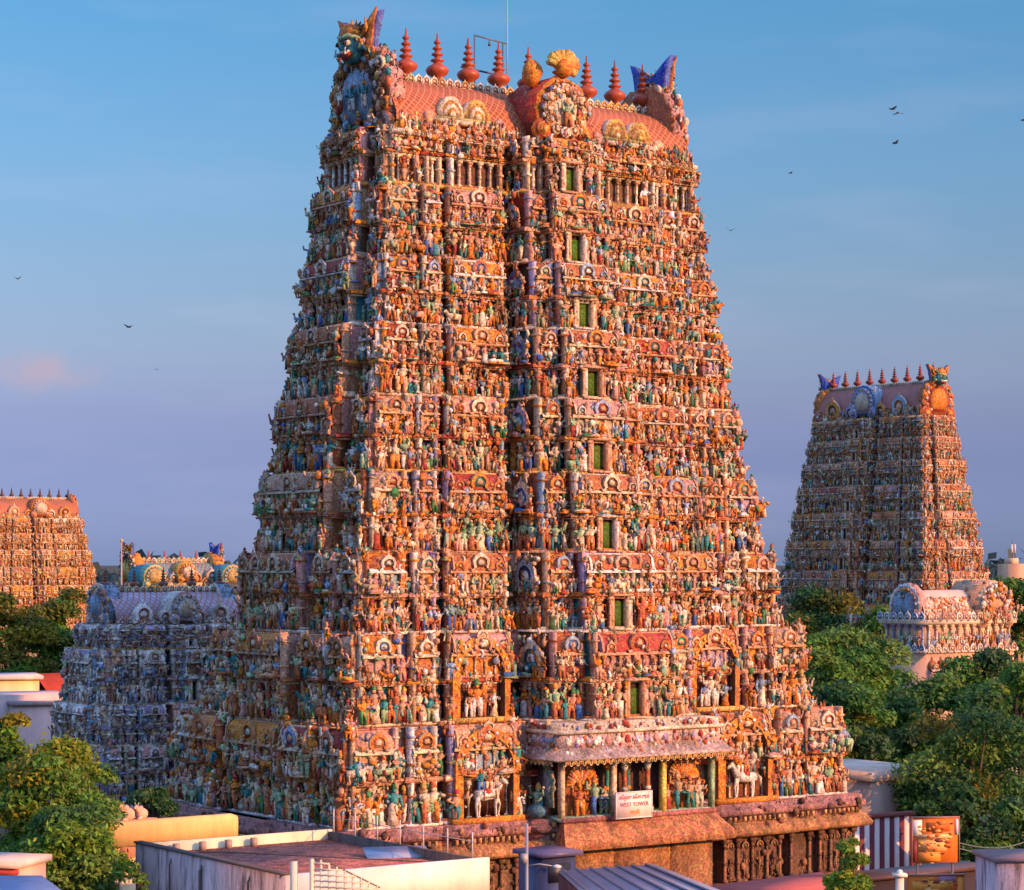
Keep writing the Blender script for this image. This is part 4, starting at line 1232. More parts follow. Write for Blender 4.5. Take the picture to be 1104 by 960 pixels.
# low two-gabled shrine among the trees on the right
DB = 245
c_ = at(1022, 606, DB)
rt = tag(empty('shrine_building', (c_.x, c_.y, 0), GRID), 'low peach shrine with rounded gables among trees beneath the right tower', 'shrine')
zz = lambda y: zt(y, DB)
b = MB(); wall_c = (.70, .42, .28)
b.box(-6.4, 6.4, -3.2, 3.2, 0, zz(702), wall_c); b.box(-6.7, 6.7, -3.5, 3.5, zz(702), zz(698), PAL['white'])
b.box(-6.1, 6.1, -2.9, 2.9, zz(698), zz(672), wall_c); b.box(-6.6, 6.6, -3.4, 3.4, zz(672), zz(667), PAL['cream'])
b.build('wall', M_WALL, rt)
b = MB(); 
for i in range(12):
    x = -5.8 + 11.6 * i / 11
    b.add(COLM, [jit(pick('cream peach white terra')), PAL['cream']], (x, -3.05, zz(698)), 0, (.4, .4, zz(672) - zz(698)))
    if i < 11:
        b.add(FIG_LO[rnd.choice(POSES)], fig_pal(), (x + .52, -3.2, zz(698)), 0, 1.7)
for i in range(6):
    y = -2.6 + 5.2 * i / 5
    b.add(COLM, [jit(pick('cream ltblue teal white')), PAL['lilac']], (-6.25, y, zz(698)), 0, (.4, .4, zz(672) - zz(698)))
    b.add(FIG_LO[rnd.choice(POSES)], fig_pal(), (-6.5, y + .5, zz(698)), -pi / 2, 1.7)
for zq in (zz(702) + .05, zz(667) - .1):
    for i in range(13):
        b.add(KUDU_LO, [jit(pick('white cream pink peach')), PAL['cream'], jit(pick('terra ltblue')), PAL['cream']], (-6 + 12 * i / 12, -3.55, zq), 0, (.85, .6, .9))
    for i in range(7):
        b.add(KUDU_LO, [jit(pick('white ltblue lilac')), PAL['white'], PAL['blue'], PAL['white']], (-6.75, -3 + 6 * i / 6, zq), -pi / 2, (.85, .6, .9))
for i in range(10):
    sm = MB(); mini_shrine(sm, 1.15, 2.6, 'dome', 1); V, Q, Tt, QC, TC = sm.arrays()
    b.raw(V + np.array((-5.6 + 11.2 * i / 9, -3.25, zz(702) - 3.1)), Q, QC, Tt, TC)
    b.add(FIG_LO[rnd.choice(POSES)], fig_pal(), (-5.2 + 11.2 * i / 9, -3.7, zz(702) - 3.0), 0, 1.6)
for i in range(420):
    k = rnd.uniform(.08, .17); x = rnd.uniform(-5.6, 2.2); a_ = rnd.uniform(.0, .8)
    b.add(rnd.choice([KNOB, PLUME]), [jit(pick('peach cream pink terra white orange'), .2)], (x, -2.5 * cos(a_) * 1.02, zz(667) + 3.0 * sin(a_)), 0, k * 1.5)
b.build('colonnade', M_PL, rt)
b = MB()
pf = [(-cos(pi * i / 10), sin(pi * i / 10) ** .85) for i in range(11)]
b.loft([[(x, y * 2.5, zz(667) + z * 3.0) for y, z in pf] for x in (-5.9, 4.5)], (.70, .46, .36), False)
b.build('barrel_roof', M_WALL, rt)
b = MB(); horseshoe(b, 2.15, 0, -.2, .9, [PAL['white'], PAL['pink'], PAL['ltblue']], PAL['ltblue'], 1)
b.build('gable_end', M_PL, rt, (-6.0, 0, zz(667) + 1.4), -pi / 2)
b = MB(); horseshoe(b, 2.4, 0, -.3, 4.5, [PAL['cream'], PAL['peach'], PAL['pink']], PAL['peach'], 1)
for i in range(6): b.add(FIG_LO['four'], fig_pal(), ((i - 2.5) * .7, -.7, -1.9 + .4 * (i % 2)), 0, 1.3)
for i in range(260):
    a_ = rnd.uniform(-.26 * pi, 1.26 * pi); r_ = 2.4 * rnd.uniform(.4, 1.08); k = rnd.uniform(.08, .2)
    b.add(rnd.choice([KNOB, PLUME]), [jit(pick('cream peach pink white terra orange'), .2)], (r_ * cos(a_), -.7 if r_ < 2.4 else rnd.uniform(-.3, 3.5), r_ * sin(a_)), 0, k * 1.5)
b.build('roof_gable', M_PL, rt, (3.6, -2.9, zz(667) + 1.4), 0)
b = MB(); mask(b, .62); b.build('guardian_mask', M_PL, rt, (3.6, -2.8, zz(646)), 0)
b = MB(); mask(b, .55); b.build('guardian_mask', M_PL, rt, (-5.9, 0, zz(646)), -pi / 2)

# ------------------------------------------------------------------ trees
LEAF_DIR = np.random.RandomState(3)
def crown_mesh(name, R, Hc, n_blob, n_leaf, leaf, cols, seed, flat=.75):
    rs = np.random.RandomState(seed)
    blobs = []
    for i in range(n_blob):
        a = rs.uniform(0, 2 * pi); rr = R * .80 * sqrt(rs.uniform(.02, 1)); z = rs.uniform(-.85, .66) * Hc
        rr *= sqrt(max(.1, 1 - (max(z, 0) / Hc / .95) ** 2))
        r = R * rs.uniform(.22, .42)
        blobs.append((rr * cos(a), rr * sin(a), z, r, rs.randint(len(cols))))
    B = np.array([b[:4] for b in blobs]); K = np.array([b[4] for b in blobs])
    wgt = B[:, 3] ** 2; wgt = wgt / wgt.sum()
    idx = rs.choice(n_blob, n_leaf, p=wgt)
    d = rs.normal(size=(n_leaf, 3)); d /= np.linalg.norm(d, axis=1)[:, None]
    d[:, 2] = np.where(d[:, 2] < -.35, -d[:, 2], d[:, 2])
    rad = B[idx, 3] * (1 - .38 * rs.uniform(0, 1, n_leaf) ** 2) * (1 + .16 * rs.normal(size=n_leaf))
    C = B[idx, :3] + d * rad[:, None] * np.array([1, 1, flat])
    # leaf sprays: small bent quads
    nrm = d * .7 + rs.normal(size=(n_leaf, 3)) * .55 + np.array([0, 0, .35]); nrm /= np.linalg.norm(nrm, axis=1)[:, None]
    t = np.cross(nrm, rs.normal(size=(n_leaf, 3))); t /= np.linalg.norm(t, axis=1)[:, None]
    bt = np.cross(nrm, t)
    L = leaf * rs.uniform(.55, 1.5, n_leaf)[:, None]; Wd = L * rs.uniform(.35, .6, n_leaf)[:, None]
    V = np.stack([C - t * L * .5, C + bt * Wd * .5 - nrm * L * .06, C + t * L * .5 - nrm * L * .15, C - bt * Wd * .5 - nrm * L * .06], 1).reshape(-1, 3)
    base = np.array(cols)[K[idx]]
    var = rs.uniform(.55, 1.5, n_leaf)[:, None] * (1 + .12 * rs.normal(size=(n_leaf, 3)))
    Cc = np.clip(base * var, .004, .6)
    m = MB(); m.raw(V, np.arange(n_leaf * 4).reshape(-1, 4), Cc)
    return m, blobs

def tree(label, x, y, ztop, R, cols, seed, n_leaf=9000, leaf=.42, n_blob=26, hc=None, group=None, name='tree', z_base=0):
    Hc = hc or min(R * 1.25, (ztop - z_base) * .52)
    zc = ztop - Hc * .95
    o = tag(empty(name, (x, y, z_base)), label, 'tree', group or 'trees round the temple')
    m, blobs = crown_mesh('crown', R, Hc, n_blob, n_leaf, leaf, cols, seed)
    m.build('crown', M_LEAF, o, (0, 0, zc - z_base))
    rs = random.Random(seed); t = MB(); bc = (.10, .07, .045)
    hb = max(.6, zc - z_base - Hc * .35); r0 = R * .07 + .06
    t.tube([(0, 0, 0), (rs.uniform(-.2, .2), rs.uniform(-.2, .2), hb * .5), (0, 0, hb), (0, 0, zc - z_base + Hc * .3)], [r0 * 1.3, r0, r0 * .85, r0 * .3], bc, 7)
    for i, b in enumerate(sorted(blobs, key=lambda q: -q[3])[:9]):
        t.tube([(0, 0, hb * (.8 + .02 * i)), (b[0] * .5, b[1] * .5, hb + (b[2] + zc - z_base - hb) * .45), (b[0], b[1], b[2] + zc - z_base)], [r0 * .5, r0 * .3, r0 * .08], bc, 5)
    t.build('trunk', M_BARK, o)
    return o

G_OL = [(.055, .06, .010), (.07, .065, .012), (.045, .06, .014)]
G_GR = [(.035, .085, .022), (.05, .10, .02), (.065, .11, .03), (.028, .065, .022)]
G_DK = [(.016, .045, .018), (.025, .06, .02), (.022, .05, .026)]
G_YL = [(.105, .115, .012), (.08, .115, .014), (.065, .11, .016), (.115, .10, .012), (.045, .09, .016)]
def ptree(label, px, ytop, D, rpx, cols, seed, **k):
    c = at(px, ytop, D)
    g = k.pop('grow', 1.25)
    k['n_leaf'] = int(k.get('n_leaf', 9000) * g)
    cols = [(q[0] * 2.4, q[1] * 2.35, q[2] * 1.5) for q in cols]
    return tree(label, c.x, c.y, c.z, rpx / F * D * g, cols, seed, **k)

ptree('round olive brown tree directly under the left foot of the right tower', 893, 624, 250, 46, G_OL + G_DK[:1], 11, n_leaf=9000, leaf=.55)
ptree('dark green tree between the olive tree and the peach shrine', 938, 648, 262, 26, G_GR, 12, n_leaf=4000, leaf=.5)
ptree('broad green tree rising just behind the huge tower\'s right edge', 915, 668, 205, 62, G_GR, 13, n_leaf=14000, leaf=.48, hc=7.5)
ptree('grey green tree with thin brownish patches below the broad green tree', 915, 728, 175, 48, G_GR[:2] + G_OL[:1] + G_DK, 14, n_leaf=9000, leaf=.42)
ptree('lighter green tree in front of the peach shrine\'s base', 1005, 716, 200, 52, G_GR, 15, n_leaf=9000, leaf=.46)
ptree('dense dark tree right of the peach shrine\'s base', 1052, 690, 215, 44, G_DK + G_GR[:1], 16, n_leaf=9000, leaf=.46)
ptree('bright green tree at the right edge above the pink shed', 1096, 706, 180, 42, G_GR + [(.07, .13, .02)], 17, n_leaf=9000, leaf=.42)
ptree('large leafy tree behind the orange hoarding, yellowish on top', 1048, 758, 148, 78, G_GR + G_OL[1:2] + G_DK[:1], 18, n_leaf=22000, leaf=.34, hc=5.2, n_blob=40, grow=1.05)
ptree('low dark tree beside the cream house behind the striped wall', 925, 765, 190, 34, G_DK, 19, n_leaf=7000, leaf=.40)
ptree('tree at the right edge beyond the shrine, under the phone mast', 1094, 611, 300, 34, G_GR + G_OL[:1], 20, n_leaf=5000, leaf=.6)
ptree('dark round tree at the far right behind the large leafy tree', 1100, 775, 160, 40, G_DK + G_GR[:1], 31, n_leaf=7000, leaf=.4)
for i, (px, yt, D, r, cols, lab) in enumerate((
    (880, 690, 190, 36, G_GR, 'mid green tree close behind the tower\'s right shoulder'),
    (965, 705, 222, 40, G_GR, 'green tree under the left end of the peach shrine'),
    (960, 745, 188, 40, G_GR + G_OL[2:], 'tree in the middle of the wood below the peach shrine'),
    (995, 775, 178, 40, G_DK + G_GR, 'shaded tree in the hollow left of the large leafy tree'),
    (1070, 728, 196, 40, G_GR, 'tree between the dark tree and the bright green tree'),
    (900, 775, 182, 40, G_DK, 'deep shaded tree low beside the tower\'s right foot'),
    (1085, 845, 140, 44, G_DK + G_GR[:2], 'low leafy tree above the pink shed'),
    (1028, 838, 136, 34, G_GR[:2] + G_DK, 'low bushy tree directly behind the orange hoarding'))):
    ptree(lab, px, yt, D, r, cols, 60 + i, n_leaf=8000, leaf=.42)
ptree('yellow green tree at the left edge below the far orange tower', 14, 628, 225, 44, G_YL[1:] + G_OL, 21, n_leaf=9000, leaf=.5)
ptree('dark topped tree touching the far orange tower\'s right corner', 56, 630, 240, 34, G_GR[:2] + G_OL[2:] + G_DK[:1], 22, n_leaf=7000, leaf=.5)
ptree('low dark tree below the far orange tower, next to red roof', 62, 672, 228, 26, G_OL[2:] + G_GR, 23, n_leaf=5000, leaf=.5)
ptree('tall rust tinged tree cut off by the left edge', -6, 760, 100, 42, G_YL + G_OL, 24, n_leaf=9000, leaf=.26)
ptree('big golden green tree in front of the small blue tower', 62, 786, 97, 72, G_YL + G_GR[1:3], 25, n_leaf=30000, leaf=.24, hc=3.6, n_blob=44)
ptree('dark green tree low at the left under the golden green tree', 62, 862, 92, 56, G_GR + G_YL[2:3], 26, n_leaf=16000, leaf=.22, hc=2.6, n_blob=32)
ptree('small dark shrub behind the yellow parapet wall', 166, 850, 112, 24, G_DK, 27, n_leaf=3000, leaf=.22, hc=.9, n_blob=14)
ptree('slender yellow green sapling before the tower\'s right corner', 914, 893, 78, 20, G_YL[1:3] + [(.09, .13, .03)], 28, n_leaf=2600, leaf=.19, hc=1.5, n_blob=16)
ptree('second leafy sapling low at the bottom edge near the sapling', 906, 938, 74, 24, G_YL[:3], 29, n_leaf=2600, leaf=.19, hc=.9, n_blob=12)
ptree('spindly plant against the pale yellow wall', 150, 928, 88, 11, G_GR[1:3] + G_YL[2:3], 30, n_leaf=500, leaf=.16, hc=.6, n_blob=8)

# far belt of trees on the horizon: one mass
rs = np.random.RandomState(5)
m = MB()
nL = 26000
X = rs.uniform(-330, 330, nL); Y = rs.uniform(620, 980, nL)
tops = 20 + 3 * np.sin(X * .05) + 2 * np.sin(X * .13 + 2) + 1.5 * np.sin(X * .31)
Z = np.abs(rs.uniform(0, 1, nL)) ** .6 * tops * (.7 + .3 * rs.uniform(0, 1, nL))
C = np.stack([X, Y, Z], 1)
t = rs.normal(size=(nL, 3)); t /= np.linalg.norm(t, axis=1)[:, None]
bt = np.cross(t, rs.normal(size=(nL, 3))); bt /= np.linalg.norm(bt, axis=1)[:, None]
L = 2.3
V = np.stack([C - t * L, C + bt * L * .7, C + t * L, C - bt * L * .7], 1).reshape(-1, 3)
m.raw(V, np.arange(nL * 4).reshape(-1, 4), np.array([.035, .07, .075]) * rs.uniform(.6, 1.4, nL)[:, None])  # distance haze is put into the bluish leaf colour
tag(m.build('distant_woods', M_LEAF), 'bluish belt of far trees along the horizon', 'woods', kind='stuff')

# ------------------------------------------------------------------ roofs and houses in front
U = Vector((ca, sa, 0)); Vv = Vector((-sa, ca, 0))
def house_frame(name, label, cat, p, group=None):
    return tag(empty(name, (p.x, p.y, 0), GRID), label, cat, group)

# foreground house with the red terrace
zP = 11.0
A = at(160, 908, (EYE - zP) * F / (908 - HZ)); Bp = at(305, 944, (EYE - zP) * F / (944 - HZ)); D_ = at(512, 922, (EYE - zP) * F / (922 - HZ))
hs = house_frame('terrace_house', 'house with red terrace, black stained side wall and cream parapets', 'house', Vector((Bp.x, Bp.y, 0)))
wx = (Vector((D_.x, D_.y, 0)) - Vector((Bp.x, Bp.y, 0))).length; wy = (Vector((A.x, A.y, 0)) - Vector((Bp.x, Bp.y, 0))).length
b = MB(); b.box(.22, wx - .22, .22, wy - .22, 0, zP - .52, (.30, .24, .23)); b.build('wall', M_WALL, hs)
b = MB(); b.box(0, .22, 0, wy, 0, zP, (.50, .40, .40)); b.build('side_wall', M_STAIN, hs)
b = MB(); b.box(-.06, .30, -.04, wy + .04, zP, zP + .07, (.10, .08, .08)); b.build('coping', M_WALL, hs)
b = MB(); b.box(.22, wx, wy - .22, wy, 0, zP - .02, (.78, .66, .42)); b.build('parapet', M_WALL, hs)
b = MB(); b.box(.22, wx, 0, .22, zP - 1.35, zP, (.84, .74, .62)); b.build('parapet', M_WALL, hs)
b = MB(); b.box(.22, wx, .03, .22, 0, zP - 1.36, (.30, .14, .09)); b.build('front_wall', M_WALL, hs)
b = MB(); b.box(wx - .2, wx, .22, wy - .22, 0, zP - .1, (.12, .09, .08)); b.build('parapet', M_STAIN, hs)  # dark base colour paints in the shade on this left-facing parapet
b = MB(); b.box(.222, wx - .2, .222, wy - .222, zP - .5, zP - .42, (.46, .15, .12)); b.build('terrace_floor', M_STONE, hs)
for i in range(4):
    b = MB(); y = wy - .55; x = 1.5 + i * 1.15
    b.box(-.11, .11, -.11, .11, 0, .34, (.34, .24, .2)); b.build('pier', M_WALL, hs, (x, y, zP - .42))
for i in range(4):
    b = MB(); y = .6 + 2.6 * i
    b.box(-.012, .05, 0, 1.1, 0, 1.5, (.04, .035, .035)); b.build('window', M_DARK, hs, (-.02, y + .6, zP - 4.2))
for y, k in ((2.4, .05), (6.1, .07), (8.6, .04)):
    b = MB(); b.tube([(-.08, y, 0), (-.08, y, zP - .5), (.02, y, zP - .3)], k, (.10, .09, .09), 6); b.build('drain_pipe', M_METAL, hs)
b = MB(); b.tube([(.5, wy - .5, zP - .40), (3.0, wy - 1.6, zP - .40), (wx - .6, 2.4, zP - .40)], .022, (.05, .05, .05), 5); b.build('cable', M_METAL, hs)
# railing posts on the right parapet
b = MB()
for i in range(7):
    y = 1 + (wy - 1.5) * i / 6
    b.tube([(wx - .1, y, zP - .1), (wx - .1, y, zP + .85)], .03, (.6, .55, .5), 5)
b.tube([(wx - .1, .8, zP + .5), (wx - .1, wy - .3, zP + .5)], .018, (.4, .36, .34), 5)
b.build('railing', M_METAL, hs)
# glass panel leaning on the right parapet
p = at(428, 921, 91.5)
sp_ = tag(empty('solar_panel', (p.x, p.y, p.z), GRID - .35), 'dark glass solar panel lying tilted on the terrace parapet', 'solar panel')
b = MB(); b.raw([(-1.25, -.5, -.16), (1.25, -.5, -.16), (1.25, .55, .18), (-1.25, .55, .18), (-1.25, -.5, -.10), (1.25, -.5, -.10), (1.25, .55, .24), (-1.25, .55, .24)],
      [(0, 3, 2, 1), (4, 5, 6, 7), (0, 1, 5, 4), (1, 2, 6, 5), (2, 3, 7, 6), (3, 0, 4, 7)], (.30, .33, .44)); b.build('glass', mat('panel_glass', .25, .9, 1.05, bump=0, spec=.7), sp_)
b = MB()
for x in (-1, 1): b.tube([(x, .4, .1), (x, .4, -1.0)], .04, (.3, .3, .3), 5); b.tube([(x, -.4, -.1), (x, -.4, -1.0)], .04, (.3, .3, .3), 5)
b.tube([(-1.25, -.52, -.16), (1.25, -.52, -.16)], .05, (.05, .05, .06), 5)
b.build('stand', M_METAL, sp_)
# white stair screen before the house
p = at(372, 950, 79.5)
sc_ = tag(empty('stair_screen', (p.x, p.y, 0), GRID - .9), 'cream lattice stair railing in front of the red terrace', 'railing')
b = MB(); zt_ = hz(928, 79.5)
for i in range(9):
    x = -1.15 + 2.3 * i / 8; top = zt_ - max(0, x + .8) * .42
    b.box(x - .035, x + .035, -.035, .035, 4, top, (.78, .66, .46))
for k in range(9):
    z = zt_ - .15 - .2 * k
    xe = min(1.2, -.8 + (zt_ - z) / .42 - .1)
    b.box(-1.2, max(-1.0, xe), -.045, .045, z, z + .05, (.78, .66, .46))
b.build('lattice', M_WALL, sc_)
b = MB(); b.box(-1.95, -1.75, -.1, .1, 4, zt_ - .1, (.80, .68, .52)); b.box(-1.25, -1.12, -.08, .08, 4, zt_ + .02, (.80, .68, .5)); b.build('post', M_WALL, sc_)
b = MB(); b.tube([(-1.15, 0, zt_), (-.8, 0, zt_), (1.25, 0, zt_ - .86)], .03, (.16, .12, .08), 5); b.build('handrail', M_METAL, sc_)
c0 = at(380, 941, 79.3)

# yellow house behind
zY = 10.6
A = at(112, 887, (EYE - zY) * F / (887 - HZ)); B2 = at(258, 877, (EYE - zY) * F / (877 - HZ))
hs = house_frame('yellow_house', 'bright yellow plastered house with long rounded parapet', 'house', Vector((A.x, A.y, 0)))
L_ = (Vector((B2.x, B2.y, 0)) - Vector((A.x, A.y, 0))).length
b = MB(); b.box(-.2, L_ - .25, .25, 3.0, 0, zY - 1.1, (.76, .52, .24)); b.build('wall', M_WALL, hs)
b = MB()
prof = [(0, zY - 1.12), (-.05, zY - .3), (0, zY - .08), (.16, zY), (.34, zY - .06), (.36, zY - 1.12)]
rings = [[(-.3, y, z) for y, z in prof]] + [[(L_ - .35, y, z) for y, z in prof]] + [[(L_, y * .6 + .1, z - .12 if z > zY - .5 else z) for y, z in prof]]
b.loft([list(r) for r in rings], (.80, .52, .20), True, True, True); b.build('parapet', M_WALL, hs)
b = MB(); b.box(-.2, 2.2, -2.2, -2.0, 0, zY - 2.3, (.78, .60, .36)); b.box(-.2, 2.2, -2.0, .24, zY - 2.5, zY - 2.4, (.7, .45, .3)); b.build('lower_wall', M_WALL, hs)
b = MB(); b.box(-.1, .1, -.05, .05, 0, .18, PAL['dark']); b.build('spout', M_DARK, hs, (1.0, -2.05, zY - 3.4))
p = at(146, 884, A.y + 1.6)
bl = tag(empty('bull_statue', (p.x, p.y, p.z), GRID + .3), 'pair of peach coloured reclining bull sculptures above the yellow parapet', 'statue')
b = MB()
for x, k in ((-.45, 1), (.40, .85)):
    c = (.72, .40, .27)
    b.ball((x, 0, .28 * k), (.36 * k, .26 * k, .30 * k), c, 10, 7); b.ball((x - .1 * k, 0, .55 * k), (.15 * k, .14 * k, .16 * k), c, 8, 5)
    b.tube([(x - .25 * k, 0, .40 * k), (x - .38 * k, 0, .66 * k)], [.15 * k, .11 * k], c, 7); b.tube([(x - .36 * k, 0, .68 * k), (x - .58 * k, -.02, .60 * k)], [.12 * k, .07 * k], c, 7)
    for sy in (-1, 1):
        b.tube([(x - .38 * k, sy * .07, .76 * k), (x - .36 * k, sy * .13, .90 * k)], [.03, .01], PAL['cream'], 5)
        b.tube([(x - .25 * k, sy * .2, .1), (x - .5 * k, sy * .2, .06)], [.09, .06], c, 6)
b.build('body', M_WALL, bl)
b = MB(); b.box(-1, 1, -.35, .35, -1.6, .02, (.62, .30, .2)); b.build('pedestal', M_WALL, bl)

# ribbed tin roof shed below the entrance
def slab4(m, P, th, c, ribs=0, rc=None):
    "roof sheet from four corners (ll, lr, ur, ul)"
    P = [Vector(q) for q in P]; n = (P[1] - P[0]).cross(P[3] - P[0]).normalized()
    if n.z < 0: n = -n
    Q = P + [q - n * th for q in P]
    m.raw([tuple(q) for q in Q], [(0, 1, 2, 3), (7, 6, 5, 4), (0, 4, 5, 1), (1, 5, 6, 2), (2, 6, 7, 3), (3, 7, 4, 0)], c)
    for i in range(ribs):
        k = (i + .5) / ribs
        a = P[0].lerp(P[1], k) + n * .02; b_ = P[3].lerp(P[2], k) + n * .02
        m.tube([tuple(a), tuple(b_)], .045, rc or c, 5)

sh = tag(empty('tin_shed', tuple(at(700, 960, 84).xy) + (0,)), 'grey violet ribbed tin roof shed below the west gateway', 'shed')
def loc(o, v): return tuple(Vector(v) - o.location)
b = MB()
slab4(b, [loc(sh, at(602, 939, 92)), loc(sh, at(652, 985, 80)), loc(sh, at(815, 975, 80)), loc(sh, at(706, 932, 92))], .06, (.26, .25, .33), 0)
a0, a1, a2, a3 = at(602, 939, 92), at(652, 985, 80), at(815, 975, 80), at(706, 932, 92)
for i in range(7):
    k = (i + .3) / 7
    q0 = a0.lerp(a3, k); q1 = a1.lerp(a2, k)
    b.tube([loc(sh, q0 + Vector((0, 0, .04))), loc(sh, q1 + Vector((0, 0, .04)))], .05, (.16, .15, .2), 5)
b.build('roof', M_METAL, sh)
b = MB(); q = loc(sh, a3); q0 = loc(sh, a0)
b.raw([(q0[0], q0[1], 0), (q[0], q[1], 0), (q[0], q[1], q[2] - .1), (q0[0], q0[1], q0[2] - .1)], [(0, 1, 2, 3)], (.25, .1, .09))
q1 = loc(sh, a1)
b.raw([(q0[0], q0[1], 0), (q1[0], q1[1], 0), (q1[0], q1[1], q1[2] - .1), (q0[0], q0[1], q0[2] - .1)], [(0, 1, 2, 3)], (.22, .07, .07))
b.build('wall', M_STAIN, sh)

# red roof right of it
rs_ = tag(empty('red_roof_shed', tuple(at(830, 960, 92).xy) + (0,)), 'shed with flat faded red roof below the right bays', 'shed')
b = MB(); c1, c2, c3, c4 = at(766, 955, 93), at(800, 975, 87), at(905, 958, 87), at(886, 940, 97)
slab4(b, [loc(rs_, q) for q in (c1, c2, c3, c4)], .12, (.50, .12, .10)); b.build('roof', M_WALL, rs_)
b = MB(); k1, k2, k3, k4 = (loc(rs_, q) for q in (c1, c2, c3, c4))
for a_, b_ in ((k1, k2), (k2, k3), (k3, k4)):
    b.raw([(a_[0], a_[1], 0), (b_[0], b_[1], 0), (b_[0], b_[1], b_[2] - .14), (a_[0], a_[1], a_[2] - .14)], [(0, 1, 2, 3)], (.36, .13, .08))
b.build('wall', M_WALL, rs_)

# lamp post, and a dark block added for the gateway's shaded side wall
p = at(568, 960, 103)
po = tag(empty('lamp_post', (p.x, p.y, 0)), 'grey steel pole standing left of the gateway eave', 'pole')
b = MB(); b.tube([(0, 0, 0), (0, 0, hz(888, 103))], [.09, .07], (.30, .28, .32), 7); b.build('pole', M_METAL, po)
b = MB(); b.box(-.16, .16, -.12, .12, 0, .4, (.35, .32, .33)); b.build('switch_box', M_METAL, po, (-.12, -.15, hz(930, 103)))
b = MB(); b.tube([(0, 0, 0), (.55, -.1, .1), (1.2, -.2, .02)], [.04, .04, .03], (.3, .3, .32), 5); b.ball((1.3, -.2, 0), (.22, .14, .10), (.6, .6, .6), 7, 4); b.build('lamp', M_METAL, po, (0, 0, hz(934, 103)))
ks = tag(empty('shade_block', (at(590, 960, 104).x, 104.4, 0), GRID), 'dark blue block standing in for the shade left of the gateway', 'shade_block')
b = MB(); b.box(-.9, .9, -.9, .9, 0, hz(922, 104), (.035, .045, .12)); b.build('wall', M_METAL, ks)
b = MB(); b.box(-1.1, 1.1, -1.2, 1.1, hz(922, 104), hz(917, 104), (.12, .10, .20)); b.build('roof', M_METAL, ks)
b = MB(); b.box(-.6, .6, -.94, -.905, hz(950, 104), hz(930, 104), (.02, .02, .04)); b.build('dark_panel', M_METAL, ks)

# right-hand side: cream house, striped wall, hoardings, pink shed
hs = tag(empty('cream_house', (at(948, 850, 150).x, 150, 0), GRID), 'low cream house with flat roof behind the striped wall', 'house')
b = MB(); b.box(-2.6, 3.2, -2, 6, 0, hz(838, 150), (.52, .40, .33)); b.build('wall', M_WALL, hs)
b = MB(); b.box(-2.8, 3.4, -2.2, 6.2, hz(838, 150), hz(828, 150), (.72, .56, .44)); b.build('parapet', M_WALL, hs)
b = MB(); b.box(-.3, .3, -2.06, -2.01, 0, .8, (.1, .08, .08)); b.build('window', M_DARK, hs, (0, 0, hz(872, 150)))
hs = tag(empty('cream_house', (at(1098, 840, 172).x, 172, 0), GRID), 'small cream house at the right edge half hidden by leaves', 'house')
b = MB(); b.box(-2.4, 3.0, -2, 6, 0, hz(832, 172), (.62, .48, .38)); b.build('wall', M_WALL, hs)
b = MB(); b.box(-2.6, 3.2, -2.2, 6.2, hz(832, 172), hz(822, 172), (.74, .60, .48)); b.build('parapet', M_WALL, hs)
b = MB(); b.box(-.35, .35, -2.06, -2.01, 0, .9, (.08, .06, .06)); b.build('window', M_DARK, hs, (-.8, 0, hz(868, 172)))

DF = 138
p = at(943, 960, DF)
fw = tag(empty('striped_wall', (p.x, p.y, 0), GRID), 'temple compound wall painted in white and maroon vertical stripes', 'wall')
b = MB(); zt_ = hz(878, DF); n = 13; x0 = -2.2; wst = .40
for i in range(n):
    b.box(x0 + i * wst, x0 + (i + 1) * wst, -.2, .2, 0, zt_ - .2, (.72, .62, .60) if i % 2 else (.17, .035, .05))
b.build('panel', M_WALL, fw)
b = MB(); b.box(x0 - .1, x0 + n * wst + .1, -.3, .3, zt_ - .2, zt_, (.22, .06, .05)); b.build('coping', M_WALL, fw)

DH = 92
def hoarding(label, px0, py0, px1, py1, D, rows, rim=True):
    p0, p1 = at(px0, py0, D), at(px1, py1, D)
    o = tag(empty('hoarding', ((p0.x + p1.x) / 2, D, 0), .10), label, 'sign')
    wd = (p1.x - p0.x); zt, zb_ = p0.z, p1.z
    b = MB(); b.box(-wd / 2, wd / 2, -.04, .04, zb_, zt, (.66, .18, .03)); b.build('panel', M_SIGN, o)
    b = MB()
    H = zt - zb_
    for z0, z1, x0, x1, c in rows:
        b.box(-wd / 2 + x0 * wd, -wd / 2 + x1 * wd, -.062, -.045, zb_ + z0 * H, zb_ + z1 * H, c)
    for k in range(46):
        x = rnd.uniform(-.36, .36) * wd; z = zb_ + H * rnd.uniform(.08, .92); r_ = rnd.uniform(.02, .07) * wd
        n_ = rnd.randint(5, 8)
        b.extr([(x + r_ * rnd.uniform(.6, 1.6) * cos(2 * pi * j / n_), z + r_ * .6 * rnd.uniform(.6, 1.3) * sin(2 * pi * j / n_)) for j in range(n_)], -.066 - .0004 * k, -.062, jit(rnd.choice([(.75, .30, .05), (.80, .45, .14), (.50, .08, .02), (.66, .20, .03), (.25, .05, .03)]), .2))
    b.build('printed_panel', M_SIGN, o)
    b = MB()
    for x0, x1, z0, z1 in ((-wd / 2 - .03, wd / 2 + .03, zt, zt + .05), (-wd / 2 - .03, -wd / 2, zb_, zt), (wd / 2, wd / 2 + .03, zb_, zt)):
        b.box(x0, x1, -.08, .08, z0, z1, (.35, .16, .10))
    b.build('frame', M_METAL, o)
    b = MB()
    for x in (-wd * .38, wd * .38): b.tube([(x, .1, 0), (x, .1, zt)], .05, (.12, .1, .1), 5)
    b.build('post', M_METAL, o)
    return o, wd, zb_, H
Wt = (.80, .72, .62)
